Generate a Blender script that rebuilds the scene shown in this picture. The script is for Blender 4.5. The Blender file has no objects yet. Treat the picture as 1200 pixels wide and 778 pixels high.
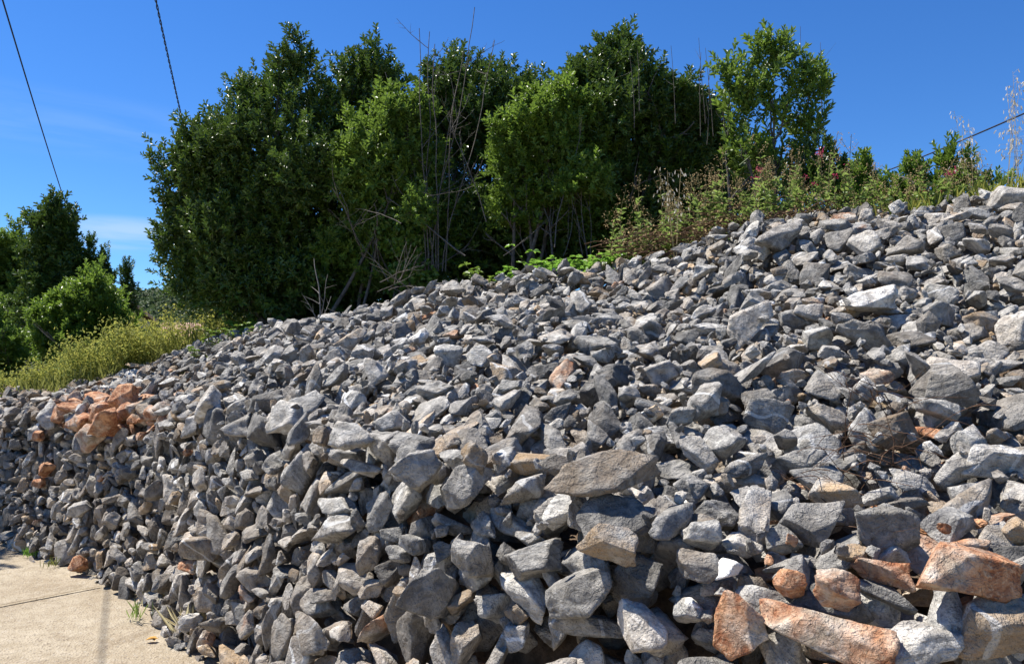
import bpy, math, random, time
import numpy as np
from mathutils import Vector, noise as mnoise
T0 = time.time()
R = np.random.default_rng(11)
random.seed(11)
C = bpy.context.scene.collection
PI = math.pi
W, H, F = 1200.0, 778.0, 924.0
CAM = np.array([0.0, 0.0, 1.65])
PITCH = math.atan(41.0 / F)
CP, SP = math.cos(PITCH), math.sin(PITCH)
SUN = np.array([-0.46, 0.22, 0.86]); SUN /= np.linalg.norm(SUN)


# ------------------------------------------------------------------ helpers
def ray(px, py):
    x, u = (px - W / 2) / F, (H / 2 - py) / F
    return np.array([x, CP - u * SP, SP + u * CP])


def at(px, py, depth):
    """the world point seen at a pixel, at a given forward distance"""
    d = ray(px, py)
    return CAM + d * (depth / d[1])


def project(P):
    q = np.asarray(P, float) - CAM
    f = q[..., 1] * CP + q[..., 2] * SP
    u = -q[..., 1] * SP + q[..., 2] * CP
    f = np.where(f < 1e-3, 1e-3, f)
    return W / 2 + F * q[..., 0] / f, H / 2 - F * u / f, f


def mesh(name, V, faces, mat=None, parent=None, smooth=False, attr=None, loc=None):
    """link ONE mesh object; faces: an (n,3)/(n,4) array or a list of such arrays"""
    V = np.asarray(V, np.float32)
    if isinstance(faces, np.ndarray):
        faces = [faces]
    faces = [f for f in faces if len(f)]
    me = bpy.data.meshes.new(name)
    me.vertices.add(len(V))
    off = np.zeros(3, np.float32) if loc is None else np.asarray(loc, np.float32)
    me.vertices.foreach_set('co', (V - off).ravel())
    tot = np.concatenate([np.full(len(f), f.shape[1], np.int32) for f in faces])
    idx = np.concatenate([np.asarray(f, np.int32).ravel() for f in faces])
    me.loops.add(len(idx)); me.loops.foreach_set('vertex_index', idx)
    me.polygons.add(len(tot))
    st = np.concatenate([[0], np.cumsum(tot)[:-1]]).astype(np.int32)
    me.polygons.foreach_set('loop_start', st)
    me.polygons.foreach_set('use_smooth', np.full(len(tot), smooth, bool))
    if attr is not None:
        a = me.attributes.new('tone', 'FLOAT_COLOR', 'POINT')
        a.data.foreach_set('color', np.asarray(attr, np.float32).ravel())
    me.update(calc_edges=True)
    o = bpy.data.objects.new(name, me)
    if mat: me.materials.append(mat)
    C.objects.link(o)
    if parent is not None:
        o.parent = parent
        off = off - np.asarray(parent.location, np.float32)
    o.location = [float(x) for x in off]
    return o


def thing(name, loc, label, cat, group=None):
    o = bpy.data.objects.new(name, None)
    o.empty_display_size = 0.2
    C.objects.link(o); o.location = [float(x) for x in loc]
    tag(o, label, cat, group)
    return o


def tag(o, label, cat, group=None):
    o['label'] = label; o['category'] = cat
    if group: o['group'] = group
    return o


def rot_to(axis):
    """matrices whose third column is the axis, random spin; axis (n,3)"""
    a = axis / np.linalg.norm(axis, axis=1, keepdims=True)
    h = R.normal(size=a.shape)
    x = np.cross(h, a); x /= np.linalg.norm(x, axis=1, keepdims=True) + 1e-9
    y = np.cross(a, x)
    return np.stack([x, y, a], axis=2)


def unit(v):
    v = np.asarray(v, float)
    return v / (np.linalg.norm(v, axis=-1, keepdims=True) + 1e-12)


def tubes(paths, sides=5):
    """paths: list of (points (n,3), radii (n,)) -> vertices, quads"""
    VV, FF, base = [], [], 0
    for P, rad in paths:
        P = np.asarray(P, float); rad = np.asarray(rad, float); n = len(P)
        T = unit(np.gradient(P, axis=0))
        ref = np.array([0.31, 0.17, 0.93]) if abs(T[0, 2]) < 0.9 else np.array([1.0, 0.1, 0.0])
        X = unit(np.cross(ref, T)); Y = np.cross(T, X)
        an = np.arange(sides) * 2 * PI / sides
        ring = P[:, None, :] + rad[:, None, None] * (np.cos(an)[None, :, None] * X[:, None, :] + np.sin(an)[None, :, None] * Y[:, None, :])
        VV.append(ring.reshape(-1, 3))
        i = np.arange(n - 1)[:, None] * sides; j = np.arange(sides)[None, :]; k = (np.arange(sides)[None, :] + 1) % sides
        FF.append((np.stack([i + j, i + k, i + sides + k, i + sides + j], axis=2).reshape(-1, 4) + base))
        base += n * sides
    return np.concatenate(VV), np.concatenate(FF)


# ------------------------------------------------------------------ materials
def newmat(name):
    m = bpy.data.materials.new(name); m.use_nodes = True
    nt = m.node_tree; nt.nodes.clear()
    out = nt.nodes.new('ShaderNodeOutputMaterial')
    p = nt.nodes.new('ShaderNodeBsdfPrincipled')
    nt.links.new(p.outputs[0], out.inputs[0])
    return m, nt, p, out


class NB:
    def __init__(s, nt): s.nt = nt
    def n(s, t, **kw):
        x = s.nt.nodes.new(t)
        for k, v in kw.items(): setattr(x, k, v)
        return x
    def l(s, a, b): s.nt.links.new(a, b)
    def noise(s, vec, scale, detail=4, rough=0.55, dist=0.0):
        x = s.n('ShaderNodeTexNoise'); x.inputs['Scale'].default_value = scale; x.inputs['Detail'].default_value = detail
        x.inputs['Roughness'].default_value = rough; x.inputs['Distortion'].default_value = dist
        if vec is not None: s.l(vec, x.inputs['Vector'])
        return x.outputs['Fac']
    def vor(s, vec, scale, feat='F1'):
        x = s.n('ShaderNodeTexVoronoi', feature=feat); x.inputs['Scale'].default_value = scale
        if vec is not None: s.l(vec, x.inputs['Vector'])
        return x.outputs['Distance']
    def math(s, op, a, b=0.0, c=0.0, clamp=False):
        x = s.n('ShaderNodeMath', operation=op, use_clamp=clamp)
        for i, v in enumerate((a, b, c)):
            if hasattr(v, 'links'): s.l(v, x.inputs[i])
            else: x.inputs[i].default_value = v
        return x.outputs[0]
    def ramp(s, f, lo, hi, a=0.0, b=1.0):
        x = s.n('ShaderNodeMapRange', interpolation_type='SMOOTHSTEP')
        s.l(f, x.inputs[0]); x.inputs[1].default_value = lo; x.inputs[2].default_value = hi
        x.inputs[3].default_value = a; x.inputs[4].default_value = b
        return x.outputs[0]
    def mix(s, f, a, b, blend='MIX'):
        x = s.n('ShaderNodeMix', data_type='RGBA', blend_type=blend)
        for i, v in ((0, f), (6, a), (7, b)):
            if hasattr(v, 'links'): s.l(v, x.inputs[i])
            elif i == 0: x.inputs[0].default_value = v
            else: x.inputs[i].default_value = (*v, 1.0)
        return x.outputs[2]
    def bump(s, h, strength, dist, prev=None):
        x = s.n('ShaderNodeBump'); x.inputs['Strength'].default_value = strength; x.inputs['Distance'].default_value = dist
        s.l(h, x.inputs['Height'])
        if prev is not None: s.l(prev, x.inputs['Normal'])
        return x.outputs[0]


def rock_material():
    m, nt, p, out = newmat('limestone'); b = NB(nt)
    at_ = b.n('ShaderNodeAttribute', attribute_name='tone')
    sep = b.n('ShaderNodeSeparateColor'); b.l(at_.outputs['Color'], sep.inputs[0])
    val, rust, rnd = sep.outputs[0], sep.outputs[1], sep.outputs[2]
    tan = at_.outputs['Alpha']
    geo = b.n('ShaderNodeNewGeometry')
    offs = b.n('ShaderNodeCombineXYZ')
    b.l(b.math('MULTIPLY', rnd, 37.0), offs.inputs[0]); b.l(b.math('MULTIPLY', rnd, 91.0), offs.inputs[1]); b.l(b.math('MULTIPLY', rnd, 53.0), offs.inputs[2])
    add = b.n('ShaderNodeVectorMath', operation='ADD'); b.l(geo.outputs['Position'], add.inputs[0]); b.l(offs.outputs[0], add.inputs[1])
    v = add.outputs[0]
    big = b.noise(v, 5.0, 4, 0.6)
    mid = b.noise(v, 17.0, 5, 0.65, 0.4)
    fine = b.noise(v, 75.0, 4, 0.7)
    col = b.mix(b.ramp(mid, 0.35, 0.68), (0.200, 0.191, 0.174), (0.480, 0.455, 0.408))
    col = b.mix(b.ramp(big, 0.52, 0.72, 0, 0.75), col, (0.115, 0.112, 0.110))
    vr = b.n('ShaderNodeVectorRotate', rotation_type='AXIS_ANGLE'); b.l(v, vr.inputs['Vector']); vr.inputs['Axis'].default_value = (.48, .36, .8)
    b.l(b.math('MULTIPLY', rnd, 23.0), vr.inputs['Angle'])
    mpn = b.n('ShaderNodeMapping'); mpn.inputs['Scale'].default_value = (4, 4, 34); b.l(vr.outputs[0], mpn.inputs['Vector'])
    bed = b.noise(mpn.outputs[0], 1.3, 4, 0.6, 0.3)
    bedm = b.ramp(rnd, 0.3, 0.6)
    col = b.mix(b.math('MULTIPLY', b.ramp(bed, 0.52, 0.66), b.math('MULTIPLY', bedm, 0.55)), col, (0.12, 0.115, 0.11))
    col = b.mix(b.math('MULTIPLY', b.ramp(bed, 0.44, 0.34), b.math('MULTIPLY', bedm, 0.4)), col, (0.50, 0.48, 0.44))
    # warm earth film and lichen
    col = b.mix(b.math('MULTIPLY', b.ramp(b.noise(v, 7.0, 3, 0.6), 0.5, 0.7), 0.4), col, (0.34, 0.30, 0.235))
    col = b.mix(b.math('MULTIPLY', tan, b.ramp(b.noise(v, 6.5, 4, 0.6), 0.3, 0.62)), col, (0.42, 0.29, 0.165))
    spk = b.ramp(b.noise(v, 130.0, 3, 0.6), 0.58, 0.7)
    col = b.mix(b.math('MULTIPLY', spk, 0.55), col, (0.54, 0.52, 0.48))
    drk = b.math('MULTIPLY', b.ramp(b.noise(v, 38.0, 4, 0.75), 0.56, 0.7), 0.6)
    col = b.mix(drk, col, (0.060, 0.057, 0.054))
    # calcite veins
    wv = b.n('ShaderNodeTexWave', wave_type='BANDS', bands_direction='DIAGONAL'); b.l(v, wv.inputs['Vector'])
    wv.inputs['Scale'].default_value = 1.3; wv.inputs['Distortion'].default_value = 9.0; wv.inputs['Detail'].default_value = 3.0; wv.inputs['Detail Scale'].default_value = 1.4
    vein = b.math('MULTIPLY', b.ramp(wv.outputs['Fac'], 0.982, 0.996), b.ramp(rnd, 0.45, 0.75))
    col = b.mix(b.math('MULTIPLY', vein, 0.8), col, (0.62, 0.61, 0.58))
    # overall tone of the single stone
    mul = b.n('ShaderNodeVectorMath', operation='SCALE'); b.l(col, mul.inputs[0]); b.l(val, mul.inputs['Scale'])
    # terra rossa
    rn = b.noise(v, 5.5, 4, 0.6)
    rmask = b.ramp(b.math('ADD', rn, b.math('MULTIPLY', rust, 0.62)), 0.70, 0.94)
    rcol = b.mix(b.ramp(mid, 0.36, 0.66), (0.29, 0.105, 0.045), (0.64, 0.34, 0.175))
    rcol = b.mix(b.ramp(fine, 0.5, 0.75), rcol, (0.66, 0.45, 0.28))
    pale = b.mix(b.ramp(mid, 0.4, 0.65), (0.38, 0.30, 0.22), (0.62, 0.55, 0.46))
    base = b.mix(b.ramp(rust, 0.3, 0.45), mul.outputs[0], pale)
    col = b.mix(rmask, base, rcol)
    b.l(col, p.inputs['Base Color'])
    b.l(b.ramp(mid, 0.3, 0.7, 0.92, 0.7), p.inputs['Roughness'])
    p.inputs['Specular IOR Level'].default_value = 0.3
    cr = b.vor(v, 16.0, 'DISTANCE_TO_EDGE')
    crack = b.ramp(cr, 0.0, 0.05)
    hgt = b.math('ADD', b.math('MULTIPLY', mid, 1.0), b.math('ADD', b.math('MULTIPLY', crack, 0.05), b.math('MULTIPLY', bed, b.math('MULTIPLY', bedm, 0.5))))
    n1 = b.bump(hgt, 0.9, 0.04)
    n2 = b.bump(b.math('ADD', fine, b.math('MULTIPLY', spk, 0.1)), 0.9, 0.012, n1)
    b.l(n2, p.inputs['Normal'])
    return m


def leaf_material(name, c1, c2, rough=0.38, spec=0.5, trans=0.25, scale=9.0):
    m, nt, p, out = newmat(name); b = NB(nt)
    geo = b.n('ShaderNodeNewGeometry')
    col = b.mix(geo.outputs['Random Per Island'], c1, c2)
    col = b.mix(b.ramp(b.noise(geo.outputs['Position'], scale * 0.25, 3), 0.35, 0.65, 0, 0.45), col, tuple(x * 0.62 for x in c1))
    b.l(col, p.inputs['Base Color'])
    p.inputs['Roughness'].default_value = rough
    p.inputs['Specular IOR Level'].default_value = spec
    tr = b.n('ShaderNodeBsdfTranslucent')
    tcol = b.mix(0.5, col, tuple(min(1, x * 2.2 + 0.01) for x in c2))
    b.l(tcol, tr.inputs['Color'])
    mx = b.n('ShaderNodeMixShader'); mx.inputs[0].default_value = trans
    b.l(p.outputs[0], mx.inputs[1]); b.l(tr.outputs[0], mx.inputs[2]); b.l(mx.outputs[0], out.inputs[0])
    return m


def noisy_material(name, c1, c2, scale, rough=0.9, bump=0.3, dist=0.02, coords='Object'):
    m, nt, p, out = newmat(name); b = NB(nt)
    tc = b.n('ShaderNodeTexCoord')
    f = b.noise(tc.outputs[coords], scale, 5, 0.65)
    b.l(b.mix(b.ramp(f, 0.3, 0.7), c1, c2), p.inputs['Base Color'])
    p.inputs['Roughness'].default_value = rough; p.inputs['Specular IOR Level'].default_value = 0.25
    b.l(b.bump(f, bump, dist), p.inputs['Normal'])
    return m


M_ROCK = rock_material()
M_SOIL = noisy_material('dark_soil', (0.06, 0.042, 0.028), (0.15, 0.105, 0.07), 14, 0.95, 0.6, 0.05)
M_BARK = noisy_material('grey_bark', (0.07, 0.06, 0.05), (0.17, 0.15, 0.125), 30, 0.9, 0.5, 0.01)
M_DEAD = noisy_material('dead_wood', (0.13, 0.115, 0.10), (0.26, 0.235, 0.205), 40, 0.9, 0.4, 0.005)
M_RUSTTWIG = noisy_material('dead_bramble', (0.055, 0.03, 0.018), (0.16, 0.09, 0.05), 20, 0.9, 0.2, 0.005)
M_STRAW = leaf_material('straw', (0.42, 0.33, 0.17), (0.6, 0.5, 0.3), 0.7, 0.2, 0.35)
M_STALK = leaf_material('weed_stalk', (0.14, 0.13, 0.05), (0.24, 0.20, 0.09), 0.7, 0.2, 0.2)
M_SEED = leaf_material('seed_fluff', (0.24, 0.155, 0.075), (0.48, 0.35, 0.19), 0.85, 0.1, 0.35)
M_OAT = leaf_material('oat_husk', (0.55, 0.47, 0.33), (0.78, 0.70, 0.55), 0.6, 0.3, 0.45)
M_PINK = leaf_material('crimson_petal', (0.30, 0.02, 0.07), (0.50, 0.06, 0.14), 0.7, 0.2, 0.3)
M_LDARK = leaf_material('dark_evergreen_leaf', (0.034, 0.072, 0.010), (0.112, 0.182, 0.026), 0.38, 0.45, 0.15)
M_LMID = leaf_material('mid_evergreen_leaf', (0.060, 0.118, 0.013), (0.180, 0.270, 0.038), 0.42, 0.42, 0.26)
M_LBRIGHT = leaf_material('bright_leaf', (0.075, 0.135, 0.014), (0.17, 0.26, 0.034), 0.42, 0.45, 0.3)
M_LWEED = leaf_material('weed_leaf', (0.11, 0.18, 0.03), (0.27, 0.36, 0.09), 0.5, 0.35, 0.3)
M_LHERB = leaf_material('fresh_herb_leaf', (0.10, 0.21, 0.02), (0.20, 0.36, 0.05), 0.45, 0.4, 0.35)
M_YELLOW = leaf_material('yellow_weed', (0.11, 0.19, 0.028), (0.36, 0.34, 0.08), 0.7, 0.2, 0.35)
M_GRASS = leaf_material('grass_blade', (0.13, 0.17, 0.035), (0.28, 0.28, 0.08), 0.6, 0.25, 0.3)
M_FAR = leaf_material('far_leaf', (0.035, 0.062, 0.022), (0.085, 0.125, 0.045), 0.6, 0.2, 0.2, 1.0)
M_CABLE = noisy_material('cable_sheath', (0.012, 0.012, 0.018), (0.03, 0.03, 0.04), 50, 0.6, 0.1, 0.001)

# ------------------------------------------------------------------ camera, light, sky
cd = bpy.data.cameras.new('camera'); cam = bpy.data.objects.new('camera', cd); C.objects.link(cam)
cam.location = CAM.tolist(); cam.rotation_euler = (PI / 2 + PITCH, 0, 0)
cd.sensor_width = 36.0; cd.lens = 36.0 * F / W; cd.clip_start = 0.05; cd.clip_end = 5000
sc = bpy.context.scene; sc.camera = cam
sl = bpy.data.lights.new('sun', 'SUN'); so = bpy.data.objects.new('sun', sl); C.objects.link(so)
sl.energy = 5.0; sl.angle = math.radians(0.53); sl.color = (1.0, 0.955, 0.885)
so.rotation_euler = Vector((-SUN).tolist()).to_track_quat('-Z', 'Y').to_euler()
so.location = (-8, 3, 20)
w = bpy.data.worlds.new('World'); sc.world = w; w.use_nodes = True
nt = w.node_tree; nt.nodes.clear(); b = NB(nt)
sky = b.n('ShaderNodeTexSky', sky_type='NISHITA', sun_disc=False)
sky.sun_elevation = math.asin(SUN[2]); sky.sun_rotation = math.atan2(SUN[0], SUN[1])
sky.air_density = 1.0; sky.dust_density = 0.0; sky.ozone_density = 3.0; sky.altitude = 300
hs = b.n('ShaderNodeHueSaturation'); hs.inputs['Saturation'].default_value = 1.2; hs.inputs['Value'].default_value = 1.0
b.l(sky.outputs[0], hs.inputs['Color'])
# two thin wisps of cirrus low in the sky
tc = b.n('ShaderNodeTexCoord'); mp = b.n('ShaderNodeMapping'); mp.inputs['Scale'].default_value = (2.2, 2.2, 13.0)
b.l(tc.outputs['Generated'], mp.inputs[0])
cn = b.noise(mp.outputs[0], 2.3, 6, 0.55, 0.6)
sx = b.n('ShaderNodeSeparateXYZ'); b.l(tc.outputs['Generated'], sx.inputs[0])


def wisp(px, py, rw, rh, amt):
    d = unit(ray(px, py)); e = unit(ray(px + rw, py)); f = unit(ray(px, py - rh))
    ax = np.abs(e - d).max(); az = abs(f[2] - d[2])
    qx = b.math('DIVIDE', b.math('SUBTRACT', sx.outputs[0], d[0]), ax)
    qz = b.math('DIVIDE', b.math('SUBTRACT', sx.outputs[2], d[2]), az)
    q = b.math('ADD', b.math('MULTIPLY', qx, qx), b.math('MULTIPLY', qz, qz))
    # only on the +Y side
    g = b.math('MULTIPLY', b.ramp(q, 0.0, 1.0, amt, 0.0), b.ramp(sx.outputs[1], 0.0, 0.2))
    return b.math('MULTIPLY', g, b.ramp(cn, 0.36, 0.66))


cl = b.math('ADD', wisp(150, 276, 120, 26, 0.75), wisp(40, 140, 330, 48, 0.13), clamp=True)
tint = b.mix(1.0, hs.outputs[0], (0.74, 1.08, 1.50), 'MULTIPLY')
skc = b.mix(cl, tint, (5.0, 7.0, 9.6))
bg = b.n('ShaderNodeBackground'); bg.inputs['Strength'].default_value = 0.056
b.l(skc, bg.inputs['Color']); wo = b.n('ShaderNodeOutputWorld'); b.l(bg.outputs[0], wo.inputs[0])
sc.view_settings.view_transform = 'Standard'; sc.view_settings.look = 'None'
sc.view_settings.exposure = 0.92; sc.view_settings.gamma = 1.0

# ------------------------------------------------------------------ the bank: wall foot, crest, ridge
TAB = [  # foot (x,y), crest (x,y,z), ridge (x,y,z)
    ((-10.5, 8.3), (-10.5, 8.7, 1.0), (-10.9, 11.0, 1.10)),
    ((-7.9, 8.25), (-7.8, 8.6, 1.1), (-8.3, 10.6, 1.20)),
    ((-6.1, 7.95), (-6.0, 8.3, 1.15), (-6.9, 10.2, 1.30)),
    ((-4.75, 7.3), (-4.65, 7.6, 1.20), (-5.75, 9.7, 1.36)),
    ((-3.6, 6.4), (-3.5, 6.75, 1.24), (-4.4, 9.4, 1.70)),
    ((-2.6, 5.45), (-2.45, 5.80, 1.29), (-2.95, 8.7, 2.08)),
    ((-1.75, 4.45), (-1.6, 4.82, 1.33), (-1.75, 7.95, 2.15)),
    ((-0.95, 3.4), (-0.8, 3.80, 1.32), (-0.75, 7.4, 2.36)),
    ((-0.3, 2.7), (-0.1, 3.05, 1.22), (0.1, 7.1, 2.46)),
    ((0.3, 2.2), (0.5, 2.50, 1.10), (1.0, 6.9, 2.52)),
    ((0.95, 1.85), (1.1, 2.15, 1.02), (2.0, 6.6, 2.78)),
    ((1.8, 1.6), (1.95, 1.90, 0.99), (3.0, 6.4, 2.92)),
    ((3.0, 1.35), (3.1, 1.65, 0.97), (4.1, 6.2, 3.14)),
    ((4.6, 1.1), (4.6, 1.4, 0.97), (5.6, 6.1, 3.3)),
]


def spline(P, n):
    """Catmull-Rom through the rows of P, n samples per unit, then resampled by the mean arc length outside"""
    P = np.asarray(P, float); P = np.vstack([2 * P[0] - P[1], P, 2 * P[-1] - P[-2]])
    out = []
    for i in range(1, len(P) - 2):
        t = np.linspace(0, 1, n, endpoint=False)[:, None]
        p0, p1, p2, p3 = P[i - 1], P[i], P[i + 1], P[i + 2]
        out.append(0.5 * (2 * p1 + (p2 - p0) * t + (2 * p0 - 5 * p1 + 4 * p2 - p3) * t ** 2 + (3 * p1 - p0 - 3 * p2 + p3) * t ** 3))
    out.append(P[-2][None])
    return np.concatenate(out)


cols = np.array([[*f, -0.25, *c, *r] for f, c, r in TAB])
sp = spline(cols, 60)
midc = 0.5 * (sp[:, 3:6] + sp[:, 6:9]) * 0.5 + 0.5 * sp[:, 3:6]
al = np.concatenate([[0], np.cumsum(np.linalg.norm(np.diff(midc, axis=0), axis=1))])
DA = 0.02
NA = int(al[-1] / DA)
aa = np.linspace(0, al[-1], NA)
sp = np.stack([np.interp(aa, al, sp[:, k]) for k in range(9)], axis=1)
FOOT, CREST, RIDGE = sp[:, 0:3], sp[:, 3:6], sp[:, 6:9]
bwd = RIDGE - CREST; bwd[:, 2] = 0; bwd = unit(bwd)
BACK = RIDGE + bwd * 0.75 + np.array([0, 0, -0.02])
# profile: foot -> crest (rounded) -> ridge -> a little beyond
NB_ = 420
tt = np.linspace(0, 1, NB_)
kb = np.array([0, 0.17, 0.92, 1.0])
lin = []
PT = [FOOT, CREST, RIDGE, BACK]
S = np.zeros((NA, NB_, 3))
for i in range(3):
    m = (tt >= kb[i]) & (tt <= kb[i + 1])
    f = (tt[m] - kb[i]) / (kb[i + 1] - kb[i])
    S[:, m, :] = PT[i][:, None, :] * (1 - f)[None, :, None] + PT[i + 1][:, None, :] * f[None, :, None]
ker = np.exp(-0.5 * (np.arange(-14, 15) / 4.5) ** 2); ker /= ker.sum()
Sp = np.concatenate([np.repeat(S[:, :1], 14, 1), S, np.repeat(S[:, -1:], 14, 1)], axis=1)
S = sum(ker[k] * Sp[:, k:k + NB_] for k in range(29))
# humps and hollows
hump = np.array([[mnoise.fractal(Vector((i * 0.012, j * 0.012, 3.3)), 1.0, 2.0, 3) for j in range(0, NB_, 6)] for i in range(0, NA, 10)])
ii = np.linspace(0, hump.shape[0] - 1, NA); jj = np.linspace(0, hump.shape[1] - 1, NB_)
hump = np.stack([np.interp(ii, np.arange(hump.shape[0]), hump[:, k]) for k in range(hump.shape[1])], axis=1)
hump = np.stack([np.interp(jj, np.arange(hump.shape[1]), hump[k]) for k in range(NA)], axis=0)


def frames(S):
    da = np.gradient(S, axis=0); db = np.gradient(S, axis=1)
    su = np.linalg.norm(da, axis=2); sv = np.linalg.norm(db, axis=2)
    n = unit(np.cross(da, db))
    return da, db, su, sv, n


da, db, su, sv, NRM = frames(S)
if NRM[NA // 2, NB_ // 2, 2] < 0: NRM = -NRM
S = S + NRM * (np.clip(hump, -.55, .55) * 0.13 * np.clip(np.abs(tt - .17) / .06, .35, 1)[None, :])[..., None]
da, db, su, sv, NRM = frames(S)
if NRM[NA // 2, NB_ // 2, 2] < 0: NRM = -NRM
for _ in range(3):      # even out the outward direction over the lip
    NRM[1:-1, 1:-1] = unit(NRM[1:-1, 1:-1] + NRM[2:, 1:-1] + NRM[:-2, 1:-1] + NRM[1:-1, 2:] + NRM[1:-1, :-2])
EX = unit(da - NRM * (da * NRM).sum(2, keepdims=True)); EY = np.cross(NRM, EX)          # local frame: along the bank, up the slope, outward
SINK = 0.20
ridge_fade = np.clip((1.0 - tt) / 0.09, 0.12, 1.0)   # the heap thins out past the ridge
BASE = S - NRM * (SINK * ridge_fade)[None, :, None]
SPX, SPY, SPD = project(S)
view = unit(S - CAM)
FACING = (view * NRM).sum(2) < 0.05

# ------------------------------------------------------------------ rock shapes
NPROTO = 64
PROTO = []
for k in range(NPROTO):
    n = int(R.integers(7, 12))
    N = unit(R.normal(size=(n, 3)))
    for _ in range(12):                       # push the normals apart so that the stone is closed
        D = N[:, None] - N[None]; d2 = (D ** 2).sum(2) + np.eye(n)
        N = unit(N + 0.06 * (D / d2[..., None]).sum(1))
    N = unit(N + R.normal(size=N.shape) * 0.22)
    N = np.vstack([N, np.eye(3), -np.eye(3)])
    d = np.concatenate([R.uniform(0.42, 0.98, n), np.full(6, 1.05)])
    sc_ = [(unit(R.normal(size=3)), R.uniform(0.10, 0.26), R.uniform(0.35, 0.8)) for _ in range(int(R.integers(1, 4)))]
    PROTO.append((N, d, sc_, R.uniform(0, 100, 3), R.uniform(45, 140)))


def ico(level):
    import bmesh
    bm = bmesh.new(); bmesh.ops.create_icosphere(bm, subdivisions=level, radius=1.0)
    bm.verts.ensure_lookup_table()
    V = np.array([v.co[:] for v in bm.verts]); Fa = np.array([[v.index for v in f.verts] for f in bm.faces], np.int32)
    bm.free()
    return unit(V), Fa


ICO = {l: ico(l) for l in (1, 2, 3, 4, 5, 6)}
SHAPE = {}


def shape(k, level):
    if (k, level) in SHAPE: return SHAPE[(k, level)]
    N, d, scoops, seed, p = PROTO[k]
    D, Fa = ICO[level]
    q = np.maximum(D @ N.T / d, 1e-6)
    r = (q ** p).sum(1) ** (-1.0 / p)
    for c, amt, wd in scoops:
        r = r - amt * np.clip((D @ c - 1 + wd) / wd, 0, 1) ** 1.5
    V = D * r[:, None]
    if level >= 3:
        lo = np.array([mnoise.fractal(Vector((x * 1.7 + seed).tolist()), 0.9, 2.1, 3) for x in V])
        r = r * (1 + 0.042 * lo)
    if level >= 4:
        hi = np.array([mnoise.ridged_multi_fractal(Vector((x * 3.1 + seed).tolist()), 0.9, 2.2, 3 if level == 4 else 5, 1.0, 2.0) for x in V])
        r = r * (1 - 0.030 * (hi - 1.2))
    SHAPE[(k, level)] = (D * r[:, None], Fa)
    return SHAPE[(k, level)]


def rot_euler(x, y, z):
    cx, sx_, cy, sy, cz, sz = math.cos(x), math.sin(x), math.cos(y), math.sin(y), math.cos(z), math.sin(z)
    Rx = np.array([[1, 0, 0], [0, cx, -sx_], [0, sx_, cx]]); Ry = np.array([[cy, 0, sy], [0, 1, 0], [-sy, 0, cy]]); Rz = np.array([[cz, -sz, 0], [sz, cz, 0], [0, 0, 1]])
    return Rz @ Ry @ Rx


# ------------------------------------------------------------------ packing: every stone comes to rest on those below it
HM = np.zeros((NA, NB_)); LMASK = np.zeros((NA, NB_), bool)
ROCKS = []      # dict per rock


def footprint(k, A, i, j, shrink=1.0):
    N, d, *_ = PROTO[k]
    n2 = N @ np.linalg.inv(A)
    ext = np.linalg.norm(A, axis=1)          # half extents bound
    ra = int(ext[0] / (su[i, j])) + 1; rb = int(ext[1] / (sv[i, j])) + 1
    i0, i1, j0, j1 = max(i - ra, 0), min(i + ra + 1, NA), max(j - rb, 0), min(j + rb + 1, NB_)
    X = (np.arange(i0, i1) - i)[:, None] * su[i, j]; Y = (np.arange(j0, j1) - j)[None, :] * sv[i, j]
    lo = np.full((i1 - i0, j1 - j0), -9.0); up = np.full((i1 - i0, j1 - j0), 9.0)
    for (a, b_, c), dd in zip(n2, d):
        if abs(c) < 1e-6: continue
        z = (dd - a * X - b_ * Y) / c
        if c < 0: np.maximum(lo, z, out=lo)
        else: np.minimum(up, z, out=up)
    ok = lo < up
    return (i0, i1, j0, j1), lo, up, ok


def land(k, A, i, j, pct=96):
    win, lo, up, ok = footprint(k, A, i, j)
    if ok.sum() < 3: return None
    g = (HM[win[0]:win[1], win[2]:win[3]] - lo)[ok]
    h = np.partition(g, min(len(g) - 1, int(len(g) * pct / 100)))[min(len(g) - 1, int(len(g) * pct / 100))]
    return h, win, up, ok


def settle(k, A, i, j, h, win, up, ok, tone, **kw):
    Hs = HM[win[0]:win[1], win[2]:win[3]]
    Hs[ok] = np.maximum(Hs[ok], h + up[ok])
    E = np.stack([EX[i, j], EY[i, j], NRM[i, j]], axis=1)
    c = BASE[i, j] + NRM[i, j] * h
    ROCKS.append(dict(k=k, A=E @ A, c=c, tone=tone, i=i, j=j, size=float(np.abs(np.linalg.det(A)) ** (1 / 3)), h=h, **kw))


area = (su * sv).ravel(); cumA = np.cumsum(area); totA = cumA[-1]


def rand_cell(n):
    c = np.searchsorted(cumA, R.uniform(0, totA, n)); c = np.minimum(c, NA * NB_ - 1)
    return c // NB_, c % NB_


def grit(n):
    """chips and gravel trickled down between the near stones"""
    I, J = rand_cell(n * 5)
    m = (SPD[I, J] < 5.2) & (SPX[I, J] > -20) & (SPX[I, J] < 1220) & (SPY[I, J] < 840) & ((tt[J] > .15) | (R.random(len(J)) < .35))
    for i, j in list(zip(I[m], J[m]))[:n]:
        best = None
        for c in range(5):
            ic = int(np.clip(i + R.normal() * 4, 1, NA - 2)); jc = int(np.clip(j + R.normal() * .08 / max(sv[i, j], 1e-3), 1, NB_ - 2))
            if LMASK[ic, jc]: continue
            if best is None or HM[ic, jc] < best[0]: best = (HM[ic, jc], ic, jc)
        if best is None or best[0] > .2: continue
        _, ic, jc = best
        k = int(R.integers(NPROTO)); s = R.uniform(.012, .026)
        A = rot_euler(*R.uniform(0, 6, 3)) @ np.diag([s * 1.2, s, s * .7])
        r = land(k, A, ic, jc)
        if r: settle(k, A, ic, jc, *r, pick_tone(0, 0))


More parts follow.
